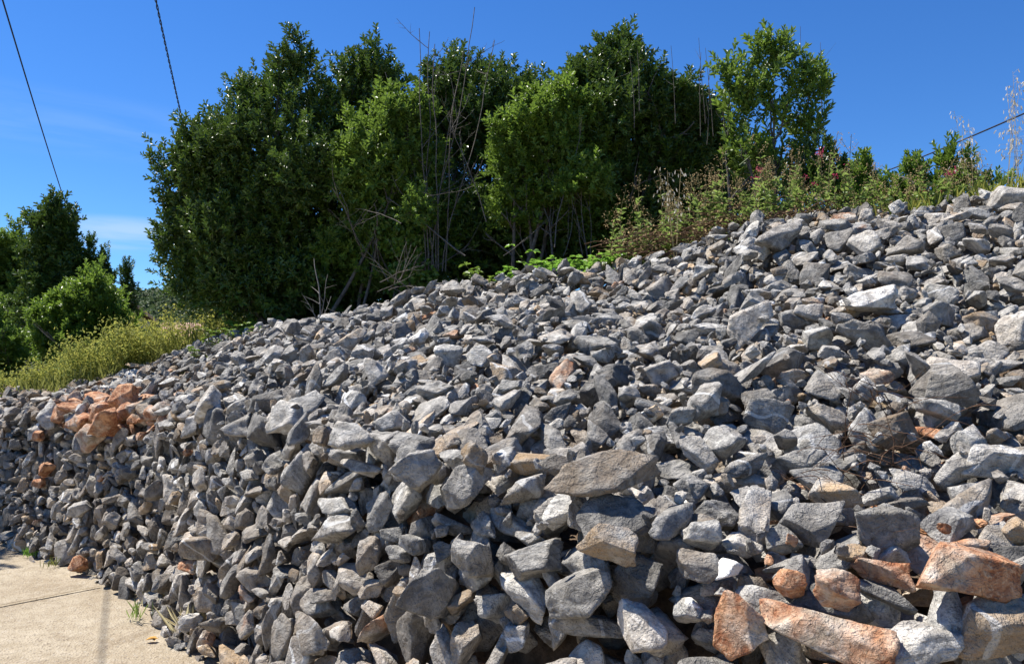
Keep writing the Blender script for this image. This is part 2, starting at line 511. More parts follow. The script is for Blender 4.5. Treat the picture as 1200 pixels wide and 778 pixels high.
def pick_tone(px, py):
    v = float(np.clip(R.normal(1.0, 0.24), 0.5, 1.5))
    if R.random() < 0.06: v = R.uniform(1.3, 1.6)
    if R.random() < 0.08: v = R.uniform(0.42, 0.6)
    tan = float(np.clip(R.normal(0.06, 0.13), 0, 0.5))
    if R.random() < 0.10: tan = R.uniform(0.6, 1.0)
    return [v, float(R.uniform(0, 0.10)), float(R.random()), tan]


def base_size(i, j):
    """typical half size at a place on the bank, from the picture"""
    px, py = SPX[i, j], SPY[i, j]
    d = SPD[i, j]
    s = 0.063
    if tt[j] < 0.2: s = 0.080 if px < 260 else 0.108
    if px < 320: s *= 0.92
    if px > 850: s = 0.069
    if d < 3.2 and tt[j] > 0.12: s = 0.072
    if px > 800 and py > 580: s = 0.082
    return s * 0.80


def face_out(k, sc_):
    """turn a stone so that one of its broken faces looks out of the wall"""
    N = PROTO[k][0] / sc_
    a = unit(N[R.integers(len(N) - 6)]); b_ = unit(np.array([0, 0, 1.0]) + R.normal(0, .2, 3) * [1, 1, 0])
    v = np.cross(a, b_); c = float(a @ b_)
    K = np.array([[0, -v[2], v[1]], [v[2], 0, -v[0]], [-v[1], v[0], 0]])
    A = np.eye(3) + K + K @ K / (1 + c + 1e-6)
    best = None; upright = R.random() < .38
    for z in np.linspace(0, PI, 7):      # and so that it lies on its bed
        Q = rot_euler(0, 0, z) @ A @ np.diag(sc_); e = np.linalg.norm(Q, axis=1)
        q = (e[0] / e[1] if upright else e[1] / e[0]) + R.uniform(0, .55)
        if best is None or q < best[0]: best = (q, Q)
    return best[1]


def rand_rock(i, j, s, k=0):
    wall = tt[j] < 0.19
    kind = R.random()
    if kind < .13: el = np.array([1.0, R.uniform(.65, .95), R.uniform(.24, .36)])          # slabs
    elif kind < .27: el = np.array([1.0, R.uniform(.36, .5), R.uniform(.26, .42)])        # splinters
    else: el = np.array([1.0, R.uniform(0.55, 0.95), R.uniform(0.42, 0.75)])
    el /= el.prod() ** (1 / 3)
    sc_ = el * s * 1.06
    sc_ *= min(1.0, .135 / sc_.max())
    if wall:      # stones stacked on edge and on bed, ends showing
        if R.random() < 0.85: return face_out(k, sc_)
        if R.random() < 0.45: A = rot_euler(R.normal(0, 0.3), PI / 2 + R.normal(0, 0.3), R.normal(0, 0.5))
        else: A = rot_euler(PI / 2 + R.normal(0, 0.45), R.normal(0, 0.3), R.normal(0.1, 0.6))
    else:
        A = rot_euler(R.normal(0, 0.42), R.normal(0, 0.42), R.uniform(0, 2 * PI))
    return A @ np.diag(sc_)


def rain(n, smul, sig, cand, spread, near=False, lim=None):
    I, J = rand_cell(n)
    for i, j in zip(I, J):
        if near and not (-60 < SPX[i, j] < 1260 and SPY[i, j] < 860): continue
        s = base_size(i, j) * smul * math.exp(R.normal(0, sig))
        best = None
        for c in range(cand):
            ic = int(np.clip(i + R.normal() * spread / DA, 1, NA - 2)); jc = int(np.clip(j + R.normal() * spread / max(sv[i, j], 1e-3), 1, NB_ - 2))
            if LMASK[ic, jc]: continue
            k = int(R.integers(NPROTO)); A = rand_rock(ic, jc, s, k)
            r = land(k, A, ic, jc)
            if r is None: continue
            score = r[0] + .3 * (1 - ridge_fade[jc])
            if tt[jc] < .165 and r[0] + np.linalg.norm(A[2]) * .7 > (.25 if lim is None else .27): continue
            if r[0] > .05 + .3 * ridge_fade[jc] and lim is None: continue
            if best is None or score < best[0]: best = (score, k, A, ic, jc, r)
        if best is None: continue
        if lim is not None and best[5][0] > .03 + lim * ridge_fade[best[4]]: continue
        _, k, A, ic, jc, r = best
        settle(k, A, ic, jc, *r, pick_tone(SPX[ic, jc], SPY[ic, jc]))


def stat(t):
    m = (SPX > 0) & (SPX < 1200) & (SPY < 800) & FACING
    print(t, len(ROCKS), 'HM mean', HM[m].mean().round(3), np.percentile(HM[m], [5, 50, 95]).round(3), round(time.time() - T0, 1))


rain(7000, 1.0, 0.30, 5, 0.15)
stat('a')
rain(8000, 1.0, 0.36, 6, 0.18, near=True, lim=0.24)
for i in range(4, NA - 4, 8):      # bigger stones laid along the lip of the wall
    j = int(np.argmin(np.abs(tt - .178))) + int(R.integers(-6, 9)); best = None
    s = (.092 if SPX[i, j] < 260 else .118) * math.exp(R.normal(0, .2))
    for _ in range(10):
        k = int(R.integers(NPROTO)); ic = min(max(i + int(R.integers(-4, 5)), 1), NA - 2)
        A = rot_euler(R.normal(0, .25), R.normal(0, .25), R.normal(0, .5)) @ np.diag(np.array([1.25, .95, .8]) * s * .95)
        r = land(k, A, ic, j, 80)
        if r and (best is None or r[0] < best[0]): best = (r[0], k, A, ic, r)
    if best and best[0] < .26: settle(best[1], best[2], best[3], j, *best[4], pick_tone(0, 0))
stat('b')

# the stones one can name, laid on last: px, py, length, depth, height (m), turn in the picture plane (deg), tone, name, phrase
LM = [
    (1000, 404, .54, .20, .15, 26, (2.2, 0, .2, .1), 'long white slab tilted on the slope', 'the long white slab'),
    (700, 560, .50, .22, .15, -5, (0.72, 0, .31, .5), 'big brownish weathered boulder with overhanging dark front', 'the overhanging brown boulder'),
    (916, 281, .46, .30, .24, 3, (1.05, 0, .5, .1), 'large blocky grey rock just below the dry brambles', 'the blocky rock below the brambles'),
    (1186, 243, .42, .32, .30, 22, (1.2, 0, .9, .1), 'large pale streaked rock at the top of the heap beside the oats', 'the pale rock by the oats'),
    (936, 636, .20, .17, .17, 0, (0.55, 0, .13, .05), 'round dark pitted grey stone', 'the round pitted stone'),
    (1048, 640, .22, .18, .19, -30, (0.72, 0, .44, 0), 'dark grey egg-shaped boulder leaning back', 'the dark egg-shaped boulder'),
    (1157, 545, .28, .15, .14, 8, (1.5, 0, .62, .05), 'pale rounded rock at the edge of a dark hollow', 'the pale rounded rock'),
    (1138, 592, .30, .12, .12, 32, (0.95, 0, .71, .35), 'slanting grey-brown slab below the pale rounded rock', 'the slanting grey-brown slab'),
    (915, 548, .25, .16, .13, -10, (1.2, 0, .27, .05), 'grey rock with a long flat sunlit top', 'the flat-topped grey rock'),
    (1103, 462, .27, .18, .18, -8, (0.8, 0, .88, .12), 'big dark grey block with a flat brownish underside', 'the big dark block'),
    (1104, 366, .26, .18, .17, 25, (1.0, 0, .37, .05), 'smooth rounded grey boulder on the upper slope', 'the smooth upper boulder'),
    (1052, 432, .20, .14, .18, 50, (1.0, 0, .77, .05), 'upright grey wedge beside the white slab', 'the upright grey wedge'),
    (1152, 378, .25, .15, .13, -6, (0.9, .0, .15, 1.0), 'light brown crumbly rock on the upper slope', 'the crumbly brown rock'),
    (714, 376, .30, .18, .15, 0, (1.05, 0, .55, .0), 'wide smooth grey rock in the middle of the slope', 'the wide smooth grey rock'),
    (655, 480, .19, .13, .11, 10, (1.1, .30, .66, 1.0), 'grey stone with a tan orange patch on top', 'the tan-topped stone'),
    (485, 546, .26, .20, .20, -12, (1.15, 0, .23, .05), 'large cracked grey stone on the lip of the wall', 'the cracked stone on the lip'),
    (400, 512, .32, .20, .18, -18, (1.2, 0, .81, .05), 'large smooth pale stone topping the wall', 'the smooth pale topping stone'),
    (540, 565, .26, .18, .17, 25, (1.0, 0, .35, .05), 'big grey triangular stone on the lip of the wall', 'the triangular lip stone'),
    (620, 655, .22, .18, .20, 15, (0.9, 0, .57, .05), 'bulky grey stone below the overhanging boulder', 'the bulky grey stone'),
    (688, 688, .30, .19, .19, -6, (0.85, 0, .19, .05), 'massive rough grey boulder near the wall corner', 'the massive rough boulder'),
    (708, 642, .24, .14, .11, -12, (0.95, .22, .47, .9), 'grey rock with one rusty tan face', 'the rock with the rusty tan face'),
    (818, 628, .17, .12, .13, -5, (1.35, 0, .04, 0), 'smooth light grey shell-shaped stone', 'the shell-shaped stone'),
    (755, 612, .16, .12, .12, 20, (1.1, 0, .93, .1), 'speckled light grey stone near the dark hollow', 'the speckled stone'),
    (882, 702, .24, .13, .10, 4, (1.3, 0, .49, 0), 'smooth bluish pale stone in the bottom corner heap', 'the smooth bluish stone'),
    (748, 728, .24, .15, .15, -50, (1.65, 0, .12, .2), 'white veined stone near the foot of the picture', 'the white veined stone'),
    (995, 649, .13, .09, .06, 0, (1.15, 0, .67, 1.0), 'small flat tan slab wedged between dark boulders', 'the flat tan slab'),
    (955, 745, .36, .15, .10, -12, (1.25, .50, .21, .3), 'big orange slab with one white end', 'the big orange slab'),
    (1082, 758, .24, .17, .14, 8, (1.5, .05, .58, .1), 'pale grey slab beside the orange slab', 'the pale slab beside the orange slab'),
    (1168, 752, .30, .19, .17, 22, (0.85, .33, .75, .8), 'large rough brownish rock with an orange top', 'the large brownish rock'),
    (1128, 692, .25, .14, .10, 6, (1.2, .58, .29, .3), 'long rust orange rock with a crumbly face', 'the long rust orange rock'),
    (931, 690, .10, .08, .085, 10, (0.8, .85, .41, 0), 'small deep red crumbly stone', 'the small red stone'),
    (983, 690, .13, .09, .09, -30, (1.2, .58, .85, .3), 'orange block with one pale smooth face', 'the orange block'),
    (1148, 663, .12, .07, .06, 0, (1.0, .56, .52, 0), 'small thin orange stone lying on pale rock', 'the thin orange stone'),
    (868, 748, .16, .12, .12, -40, (0.7, .62, .17, 0), 'dark rust stone leaning in a gap', 'the dark rust stone'),
    (1190, 634, .13, .10, .11, 10, (1.1, .25, .61, 1.0), 'squat tan stone at the edge', 'the squat tan stone'),
    (500, 692, .16, .22, .33, 8, (0.8, 0, .33, .15), 'tall dark upright slab in the wall face', 'the tall upright slab'),
    (556, 652, .15, .2, .24, -15, (0.95, 0, .64, .1), 'pointed leaning stone in the wall face', 'the pointed leaning stone'),
    (95, 597, .26, .18, .21, 0, (1.35, 0, .36, .05), 'biggest pale stone in the far wall face', 'the biggest pale wall stone'),
    (238, 645, .24, .18, .28, 5, (0.9, .22, .92, .5), 'wall stone with a red stained face', 'the red stained wall stone'),
    (420, 616, .34, .17, .16, -12, (1.05, 0, .73, .1), 'long bone-shaped stone lying in the wall', 'the bone-shaped stone'),
    (300, 540, .20, .15, .15, 10, (1.15, 0, .28, .05), 'pale stone at the top of the mid wall', 'the pale mid-wall stone'),
    (340, 415, .23, .17, .13, 10, (1.05, 0, .39, .05), 'pale blunt stone below the shaded bush foot', 'the blunt stone below the bush'),
    (250, 455, .22, .15, .12, -10, (0.85, .05, .87, .6), 'brownish stone among small slope rubble', 'the brownish slope stone'),
    (570, 375, .24, .18, .15, 35, (0.8, 0, .09, .05), 'dark steep-faced stone high on the slope', 'the dark steep-faced stone'),
    (450, 430, .24, .15, .13, 0, (1.05, 0, .51, .05), 'pale flat stone halfway up the slope', 'the pale flat slope stone'),
    (830, 470, .22, .16, .15, 30, (1.15, 0, .71, .05), 'angular pale stone on the open slope', 'the angular pale stone'),
    (930, 205 + 170, .2, .16, .14, 0, (0.9, 0, .45, .05), 'stout grey stone above the white slab', 'the stout grey stone'),
]
ORANGE = [(128, 493, .24, 'broad'), (150, 487, .26, 'flat'), (97, 497, .20, 'blocky'), (118, 513, .25, 'long tan'), (70, 489, .16, 'small'), (84, 480, .2, 'rounded'),
          (178, 483, .17, 'angular'), (45, 512, .13, 'wedged'), (56, 548, .14, 'upright'), (100, 531, .13, 'drooping'), (44, 566, .13, 'low'), (120, 477, .2, 'topmost'), (96, 655, .15, 'rusty foot'),
          (160, 470, .16, 'crumbly'), (28, 498, .13, 'dull')]
for px, py, s, kind in ORANGE:
    LM.append((px, py, s * 1.25, s * .85, s * .68, R.uniform(-20, 20), (1.0, float(R.uniform(.56, .76)) if kind not in ('long tan', 'dull') else .42, float(R.random()), .5),
               f'{kind} orange stone ' + ('at the foot of the wall by the road' if py > 640 else 'on top of the far wall' if py < 520 else 'in the far wall face'), None))
LMPOS = []
BLOCKY = sorted(range(NPROTO), key=lambda k: -np.mean(((np.maximum(ICO[2][0] @ PROTO[k][0].T / PROTO[k][1], 1e-6)) ** 40).sum(1) ** (-1 / 40)))[:20]
TOPS = BASE + NRM * np.minimum(HM, .4)[..., None]
SPX, SPY, SPD = project(TOPS)
LAST = ('the big orange slab', 'the long rust orange rock', 'the orange block', 'the small red stone', 'the thin orange stone', 'the dark rust stone', 'the long white slab', 'the overhanging brown boulder')
LM = [x for x in LM[::-1] if x[8] is not None and x[8] not in LAST] + [x for x in LM if x[8] is None] + [x for x in LM if x[8] in LAST]
for px, py, L, Dp, Ht, turn, tone, label, phrase in LM:
    q = (SPX - px) ** 2 + (SPY - py) ** 2 + np.where(FACING, 0, 1e6) + np.where((SPD < 0.8), 1e7, 0)
    i, j = np.unravel_index(np.argmin(q), q.shape)
    n = NRM[i, j]
    # local x = picture right, laid into the surface, then turned
    rx = np.array([1.0, 0, 0]); x = unit(rx - n * (rx @ n)); y = np.cross(n, x)
    Wm = np.stack([x, y, n], axis=1)
    E = np.stack([EX[i, j], EY[i, j], NRM[i, j]], axis=1)
    loc = E.T @ Wm
    best = None
    pc = 90 if phrase == 'the long white slab' or phrase is None else 82 if phrase in LAST else 66
    for _ in range(9):
        k = int(BLOCKY[R.integers(20)])
        A = loc @ rot_euler(R.normal(0, .12), R.normal(0, .12), math.radians(turn) + R.normal(0, .06)) @ np.diag(np.array([L * .50, Dp * .54, Ht * .56]) * (1.08 if tone[1] > .4 else .82))
        for _ in range(22):
            sg = 1.0 + 9.0 * R.random()
            ic = int(np.clip(i + R.normal() * sg, 1, NA - 2)); jc = int(np.clip(j + R.normal() * sg, 1, NB_ - 2))
            r = land(k, A, ic, jc, pc)
            if not r: continue
            x_, y_, d_ = project(BASE[ic, jc] + NRM[ic, jc] * r[0])
            sco = r[0] * 2.5 + math.hypot(x_ - px, y_ - py) / 14.0
            if best is None or sco < best[0]: best = (sco, k, A, ic, jc, r)
    _, k, A, i, j, r = best
    for mi in (r[1],): LMASK[mi[0]:mi[1], mi[2]:mi[3]] |= r[3]
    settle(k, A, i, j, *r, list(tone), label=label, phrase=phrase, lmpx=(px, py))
# a last shower of smaller stones into the gaps
stat('c')
rain(4500, 0.58, 0.25, 6, 0.13, near=True, lim=0.2)
grit(3600)
stat('d')
print('packed', len(ROCKS), round(time.time() - T0, 1))

# reddish earth-stained zone at the left end
for r in ROCKS:
    if 'label' in r: continue
    px, py = SPX[r['i'], r['j']], SPY[r['i'], r['j']]
    if px < 260 and 420 < py < 480 and R.random() < 0.35: r['tone'] = [R.uniform(.5, .9), R.uniform(0.1, .42), R.random(), R.uniform(.5, 1)]
    if 58 < px < 190 and 464 < py < 510 and R.random() < .62: r['tone'] = [1.0, R.uniform(.5, .72), R.random(), .5]
    if px > 840 and py > 645 and R.random() < 0.30: r['tone'][1] = R.uniform(.45, .78)
    elif px > 900 and 480 < py < 640 and R.random() < .08: r['tone'][1] = R.uniform(.4, .7)
    elif R.random() < .012: r['tone'][1] = R.uniform(.4, .6)
    if tt[r['j']] < 0.12: r['tone'][3] = min(1, r['tone'][3] + 0.2)

# ------------------------------------------------------------------ which stones show, and how large (a small depth buffer)
QW, QH = 600, 389
ZB = np.full((QH, QW), 1e9); IDB = np.full((QH, QW), -1, int)
RD = np.array([[ray((x + .5) * 2, (y + .5) * 2) for x in range(QW)] for y in range(QH)])
for ri, r in enumerate(ROCKS):
    px, py, dpt = project(r['c'])
    if dpt < 0.5: continue
    rr = np.linalg.norm(r['A'], axis=1).max() * 1.1 * F / max(dpt - 0.3, 0.4) / 2
    x0, x1, y0, y1 = int(max(px / 2 - rr, 0)), int(min(px / 2 + rr + 1, QW)), int(max(py / 2 - rr, 0)), int(min(py / 2 + rr + 1, QH))
    if x1 <= x0 or y1 <= y0: continue
    N, d, *_ = PROTO[r['k']]
    Ai = np.linalg.inv(r['A']); n2 = N @ Ai
    o = d - n2 @ (CAM - r['c'])
    dirs = RD[y0:y1, x0:x1]
    tn = np.full(dirs.shape[:2], 0.0); tf = np.full(dirs.shape[:2], 1e9)
    for nn, oo in zip(n2, o):
        q = dirs @ nn
        t = oo / np.where(np.abs(q) < 1e-9, 1e-9, q)
        tn = np.where(q < 0, np.maximum(tn, t), tn); tf = np.where(q > 0, np.minimum(tf, t), tf)
    hit = (tn < tf) & (tn > 0.05) & (tn < ZB[y0:y1, x0:x1])
    ZB[y0:y1, x0:x1][hit] = tn[hit]; IDB[y0:y1, x0:x1][hit] = ri
cnt = np.bincount(IDB[IDB >= 0], minlength=len(ROCKS))
yy, xx = np.mgrid[0:QH, 0:QW]
fl = IDB >= 0
cxs = np.bincount(IDB[fl], weights=xx[fl] * 2.0, minlength=len(ROCKS)) / np.maximum(cnt, 1)
cys = np.bincount(IDB[fl], weights=yy[fl] * 2.0, minlength=len(ROCKS)) / np.maximum(cnt, 1)
for ri, r in enumerate(ROCKS): r.update(n=int(cnt[ri]), px=cxs[ri], py=cys[ri])
order = sorted(range(len(ROCKS)), key=lambda q: -(cnt[q] + (1e6 if 'label' in ROCKS[q] and cnt[q] > 0 else 0)))
TOP = [q for q in order if cnt[q] > 0][:300]
topset = set(TOP)
print('visible', int((cnt > 0).sum()), 'smallest single', cnt[TOP[-1]], round(time.time() - T0, 1))


def rock_mesh_data(r, level):
    V, Fa = shape(r['k'], level)
    return V @ r['A'].T + r['c'], Fa


# labels: look, then where it lies from the nearest stone that has a name of its own
named = [q for q in TOP if ROCKS[q].get('phrase')]
ORD = ['nearest', 'second', 'third', 'fourth', 'fifth', 'sixth', 'seventh', 'eighth', 'ninth', 'tenth', 'eleventh', 'twelfth', 'thirteenth', 'fourteenth', 'fifteenth', 'sixteenth']
DIRS = ['right of', 'above-right of', 'above', 'above-left of', 'left of', 'below-left of', 'below', 'below-right of']
slots = {}
for q in TOP:
    r = ROCKS[q]
    if 'label' in r: continue
    best = min(named, key=lambda m: (ROCKS[m]['px'] - r['px']) ** 2 + (ROCKS[m]['py'] - r['py']) ** 2)
    dx, dy = r['px'] - ROCKS[best]['px'], ROCKS[best]['py'] - r['py']
    o = int(round(math.atan2(dy, dx) / (PI / 4))) % 8
    slots.setdefault((best, o), []).append((dx * dx + dy * dy, q))
for (best, o), lst in slots.items():
    lst.sort()
    for rank, (_, q) in enumerate(lst):
        r = ROCKS[q]
        v, ru, _, ta = r['tone']
        hue = 'rust-stained' if ru > .35 else 'tan' if ta > .7 else 'pale grey' if v > 1.3 else 'dark grey' if v < .78 else 'grey'
        el = np.sort(np.linalg.norm(r['A'], axis=0))
        shp = 'flat' if el[0] / el[1] < .62 else 'long' if el[1] / el[2] < .68 else 'chunky'
        sz = 'large' if r['n'] > 700 else 'mid-sized' if r['n'] > 250 else 'small'
        r['label'] = f"{sz} {shp} {hue} rock, {ORD[min(rank, 15)]} {DIRS[o]} {ROCKS[best]['phrase']}"
for rank, q in enumerate(TOP):
    r = ROCKS[q]
    lv = 6 if rank < 0 else 5 if r['n'] > 420 else 4
    V, Fa = rock_mesh_data(r, lv)
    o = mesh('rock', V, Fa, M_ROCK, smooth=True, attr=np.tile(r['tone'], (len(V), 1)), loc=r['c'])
    wall = tt[r['j']] < 0.18
    g = 'orange stained stones' if r['tone'][1] > .35 else 'stones stacked in the wall face' if wall else 'loose rocks on the rubble slope'
    tag(o, r['label'], 'stone' if wall else 'rock', g)
VV, FF, AT, base = [], [], [], 0
for q, r in enumerate(ROCKS):
    if q in topset: continue
    lv = 3 if r['n'] > 8 else 2 if r['n'] > 0 else 1
    if r['n'] > 90: lv = 4
    V, Fa = rock_mesh_data(r, lv)
    VV.append(V); FF.append(Fa + base); AT.append(np.tile(r['tone'], (len(V), 1))); base += len(V)
o = mesh('rubble', np.concatenate(VV), np.concatenate(FF), M_ROCK, smooth=False, attr=np.concatenate(AT))
o['kind'] = 'stuff'
print('rocks built', base, round(time.time() - T0, 1))
# ------------------------------------------------------------------ ground, road, bank
def structure(o):
    o['kind'] = 'structure'; return o


ri_, ci_ = np.arange(0, NA, 6), np.arange(0, NB_, 6)
if ri_[-1] != NA - 1: ri_ = np.append(ri_, NA - 1)
if ci_[-1] != NB_ - 1: ci_ = np.append(ci_, NB_ - 1)
G = (BASE - NRM * 0.03)[np.ix_(ri_, ci_)]
last = G[:, -1]
ext = []
for dist, dz in ((0.5, -0.03), (1.5, -0.05), (3, -0.05), (6, -0.12), (10, -0.3), (15, -0.6), (19, -1.0), (24, -4.0)):
    q = last + bwd[ri_] * dist; q[:, 2] = last[:, 2] + dz
    q[:, 2] += np.array([mnoise.noise(Vector((x[0] * .4, x[1] * .4, 0))) * 0.10 for x in q]); ext.append(q)
G = np.concatenate([G, np.stack(ext, axis=1)], axis=1)
ni, nj = G.shape[:2]
I, J = np.meshgrid(np.arange(ni - 1), np.arange(nj - 1), indexing='ij')
q = np.stack([I * nj + J, (I + 1) * nj + J, (I + 1) * nj + J + 1, I * nj + J + 1], axis=2).reshape(-1, 4)
structure(mesh('bank', G.reshape(-1, 3), q, M_SOIL, smooth=True))


def bank_z(x, y):
    """height of the soil at a place behind the ridge"""
    P = G[:, -10:].reshape(-1, 3)
    d = (P[:, 0] - x) ** 2 + (P[:, 1] - y) ** 2
    k = np.argsort(d)[:3]; wgt = 1 / (d[k] + 0.01)
    return float((P[k, 2] * wgt).sum() / wgt.sum())


M_GROUND = noisy_material('dry_ground', (0.10, 0.10, 0.035), (0.2, 0.17, 0.08), 0.6, 0.95, 0.3, 0.1)
g = 2500.0
structure(mesh('ground', [(-g, -g, -0.03), (g, -g, -0.03), (g, g, -0.03), (-g, g, -0.03)], np.array([[0, 1, 2, 3]]), M_GROUND))


def road_material():
    m, nt, p, out = newmat('pale_concrete'); b = NB(nt)
    tc = b.n('ShaderNodeTexCoord'); v = tc.outputs['Object']
    big = b.noise(v, 0.9, 4, 0.6); mid = b.noise(v, 9, 5, 0.65); fine = b.noise(v, 70, 3, 0.6); grit = b.vor(v, 85)
    col = b.mix(b.ramp(mid, 0.3, 0.7), (0.31, 0.255, 0.178), (0.405, 0.345, 0.255))
    col = b.mix(b.ramp(big, 0.42, 0.68, 0, 0.6), col, (0.235, 0.178, 0.112))
    col = b.mix(b.ramp(fine, 0.55, 0.72, 0, 0.6), col, (0.45, 0.385, 0.285))
    col = b.mix(b.ramp(b.noise(v, 45, 4, .7), 0.55, 0.72, 0, 0.75), col, (0.13, 0.098, 0.066))
    st_ = b.noise(v, 2.6, 6, 0.7, 0.8)
    col = b.mix(b.ramp(st_, 0.54, 0.66, 0, 0.4), col, (0.19, 0.145, 0.095))
    peb = b.n('ShaderNodeTexVoronoi'); peb.inputs['Scale'].default_value = 60; b.l(v, peb.inputs['Vector'])
    sepc = b.n('ShaderNodeSeparateColor'); b.l(peb.outputs['Color'], sepc.inputs[0])
    col = b.mix(b.math('MULTIPLY', b.ramp(sepc.outputs[0], 0.72, 0.8), b.ramp(peb.outputs['Distance'], 0.5, 0.25, 0, .6)), col, (0.40, 0.36, 0.30))
    col = b.mix(b.math('MULTIPLY', b.ramp(sepc.outputs[1], 0.84, 0.88), b.ramp(peb.outputs['Distance'], 0.45, 0.3, 0, .7)), col, (0.12, 0.095, 0.075))
    b.l(col, p.inputs['Base Color']); p.inputs['Roughness'].default_value = 0.95; p.inputs['Specular IOR Level'].default_value = 0.2
    h = b.math('ADD', b.math('MULTIPLY', mid, 0.6), b.math('ADD', b.math('MULTIPLY', grit, 0.25), b.math('MULTIPLY', fine, 0.4)))
    b.l(b.bump(h, 0.9, 0.03), p.inputs['Normal'])
    return m


nx, ny = 60, 40
X, Y = np.meshgrid(np.linspace(-30, 6, nx), np.linspace(-8, 8.6, ny), indexing='ij')
Z = np.array([[mnoise.noise(Vector((a * .5, c * .5, 1.0))) * 0.012 for c in Y[0]] for a in X[:, 0]]) + 0.006
I, J = np.meshgrid(np.arange(nx - 1), np.arange(ny - 1), indexing='ij')
structure(mesh('road', np.stack([X, Y, Z], 2).reshape(-1, 3), np.stack([I * ny + J, (I + 1) * ny + J, (I + 1) * ny + J + 1, I * ny + J + 1], 2).reshape(-1, 4), road_material(), smooth=True))


def ground_at(px, py, z=0.012):
    d = ray(px, py); t = (z - CAM[2]) / d[2]
    return CAM + d * t


M_JOINT = noisy_material('joint_dirt', (0.13, 0.10, 0.065), (0.24, 0.19, 0.12), 30, 0.95, 0.3, 0.01)
a_, b_ = ground_at(-260, 762), ground_at(118, 688)
pts = [a_ + (b_ - a_) * t for t in np.linspace(0, 1, 50)]
sid = unit(np.cross(b_ - a_, [0, 0, 1]))
V = []
for q_ in pts:
    wv = sid * 0.011 * (1 + 0.6 * mnoise.noise(Vector((q_ * 6).tolist()))); o_ = sid * 0.02 * mnoise.noise(Vector((q_ * 2.3).tolist()))
    V += [q_ + o_ - wv + [0, 0, .014], q_ + o_ + wv + [0, 0, .014]]
structure(mesh('road_joint', V, np.array([[2 * k, 2 * k + 1, 2 * k + 3, 2 * k + 2] for k in range(49)]), M_JOINT))

# ------------------------------------------------------------------ plants
def leaf_quads(base, d, up, L, Wd, fold=0.25):
    """n leaves: base points, directions, blade normals -> 6 verts, 2 quads each"""
    d = unit(d); s = unit(np.cross(d, up)); n_ = np.cross(s, d)
    L = np.asarray(L)[:, None]; Wd = np.asarray(Wd)[:, None]
    V = np.stack([base, base + d * L * .32 + s * Wd * .5 + n_ * Wd * fold, base + d * L * .72 + s * Wd * .42 + n_ * Wd * fold,
                  base + d * L - n_ * L * .06, base + d * L * .72 - s * Wd * .42 + n_ * Wd * fold, base + d * L * .32 - s * Wd * .5 + n_ * Wd * fold], axis=1)
    n = len(base); k = np.arange(n)[:, None] * 6
    Fq = np.concatenate([k + np.array([[0, 1, 2, 3]]), k + np.array([[0, 3, 4, 5]])])
    return V.reshape(-1, 3), Fq


def shoot(L, n, leaf, ratio, lift=0.9, tip=True):
    t = np.linspace(0.12, 1.0, n) ** 0.8
    ang = np.arange(n) * 2.4 + R.uniform(0, 6)
    rad = np.stack([np.cos(ang), np.sin(ang), np.zeros(n)], 1)
    lif = lift * (0.5 + 0.9 * t) + R.normal(0, .2, n)
    d = unit(rad + np.stack([np.zeros(n), np.zeros(n), lif], 1))
    base = np.stack([np.sin(t * 2) * L * .06, np.cos(t * 3) * L * .05, t * L], 1)
    up = unit(np.stack([np.zeros(n), np.zeros(n), np.ones(n)], 1) - rad * .3 + R.normal(0, .35, (n, 3)))
    sz = leaf * R.uniform(.75, 1.15, n) * (1.0 - 0.35 * (t > .9))
    V, Fq = leaf_quads(base, d, up, sz, sz * ratio * R.uniform(.85, 1.15, n))
    # the twig itself
    w_ = 0.012 * L
    tw = np.array([[-w_, 0, -.1 * L], [w_, 0, -.1 * L], [w_ * .4, 0, L], [-w_ * .4, 0, L]])
    Fq = np.concatenate([Fq, [[len(V), len(V) + 1, len(V) + 2, len(V) + 3]]]); V = np.concatenate([V, tw])
    return V, Fq


def scatter(protos, pos, axis, scale):
    VV, FF, base = [], [], 0
    which = R.integers(len(protos), size=len(pos))
    for k, (V, Fq) in enumerate(protos):
        m = which == k
        if not m.any(): continue
        Rm = rot_to(axis[m])
        P = np.einsum('nij,vj->nvi', Rm, V) * scale[m][:, None, None] + pos[m][:, None, :]
        n = m.sum(); FF.append((Fq[None] + (np.arange(n) * len(V))[:, None, None]).reshape(-1, 4) + base)
        VV.append(P.reshape(-1, 3)); base += n * len(V)
    return np.concatenate(VV), np.concatenate(FF)


def blob(px, py, rw, rh, depth, rd=0.8):
    k = depth / F
    g_ = 1.13 if rw > 27 and depth > 8.7 and depth < 11 else 1.0
    return at(px, py, depth), np.array([rw * k * g_, rw * k * rd, rh * k * (1 + (g_ - 1) * .6)])


def lumps(blobs, per=9, f=.40):
    out = []
    for c, r in blobs:
        out.append((c, r * .86))
        if r.max() < .22: out.append((c, r)); continue
        for _ in range(per):
            d = unit(R.normal(size=3) + np.array([0, -.25, .25])); q = R.uniform(f * .65, f * 1.2)
            if R.random() < .22 and r.max() > .32: out.append((c + unit(d + [0, 0, .9]) * r * .85, np.array([.10, .10, R.uniform(.22, .42)]) * (r.mean() / .6) ** .5)); continue
            out.append((c + d * r * R.uniform(.66, .92), np.full(3, r.mean()) * q * np.array([1, 1, R.uniform(.8, 1.25)])))
    return out


def in_blobs(blobs, n, shell=0.33):
    vol = np.array([(r[0] * r[1] * r[2]) ** .7 for _, r in blobs]); which = R.choice(len(blobs), n, p=vol / vol.sum())
    c = np.array([b_[0] for b_ in blobs])[which]; r = np.array([b_[1] for b_ in blobs])[which]
    d = unit(R.normal(size=(n, 3)))
    # lumpy outline
    lump = np.array([mnoise.noise(Vector((x * 2.1 + y * .7).tolist())) for x, y in zip(d, c)])
    rr = R.uniform(0, 1, n) ** shell * (1 + 0.24 * lump)
    return c + d * r * rr[:, None], unit(d / r)


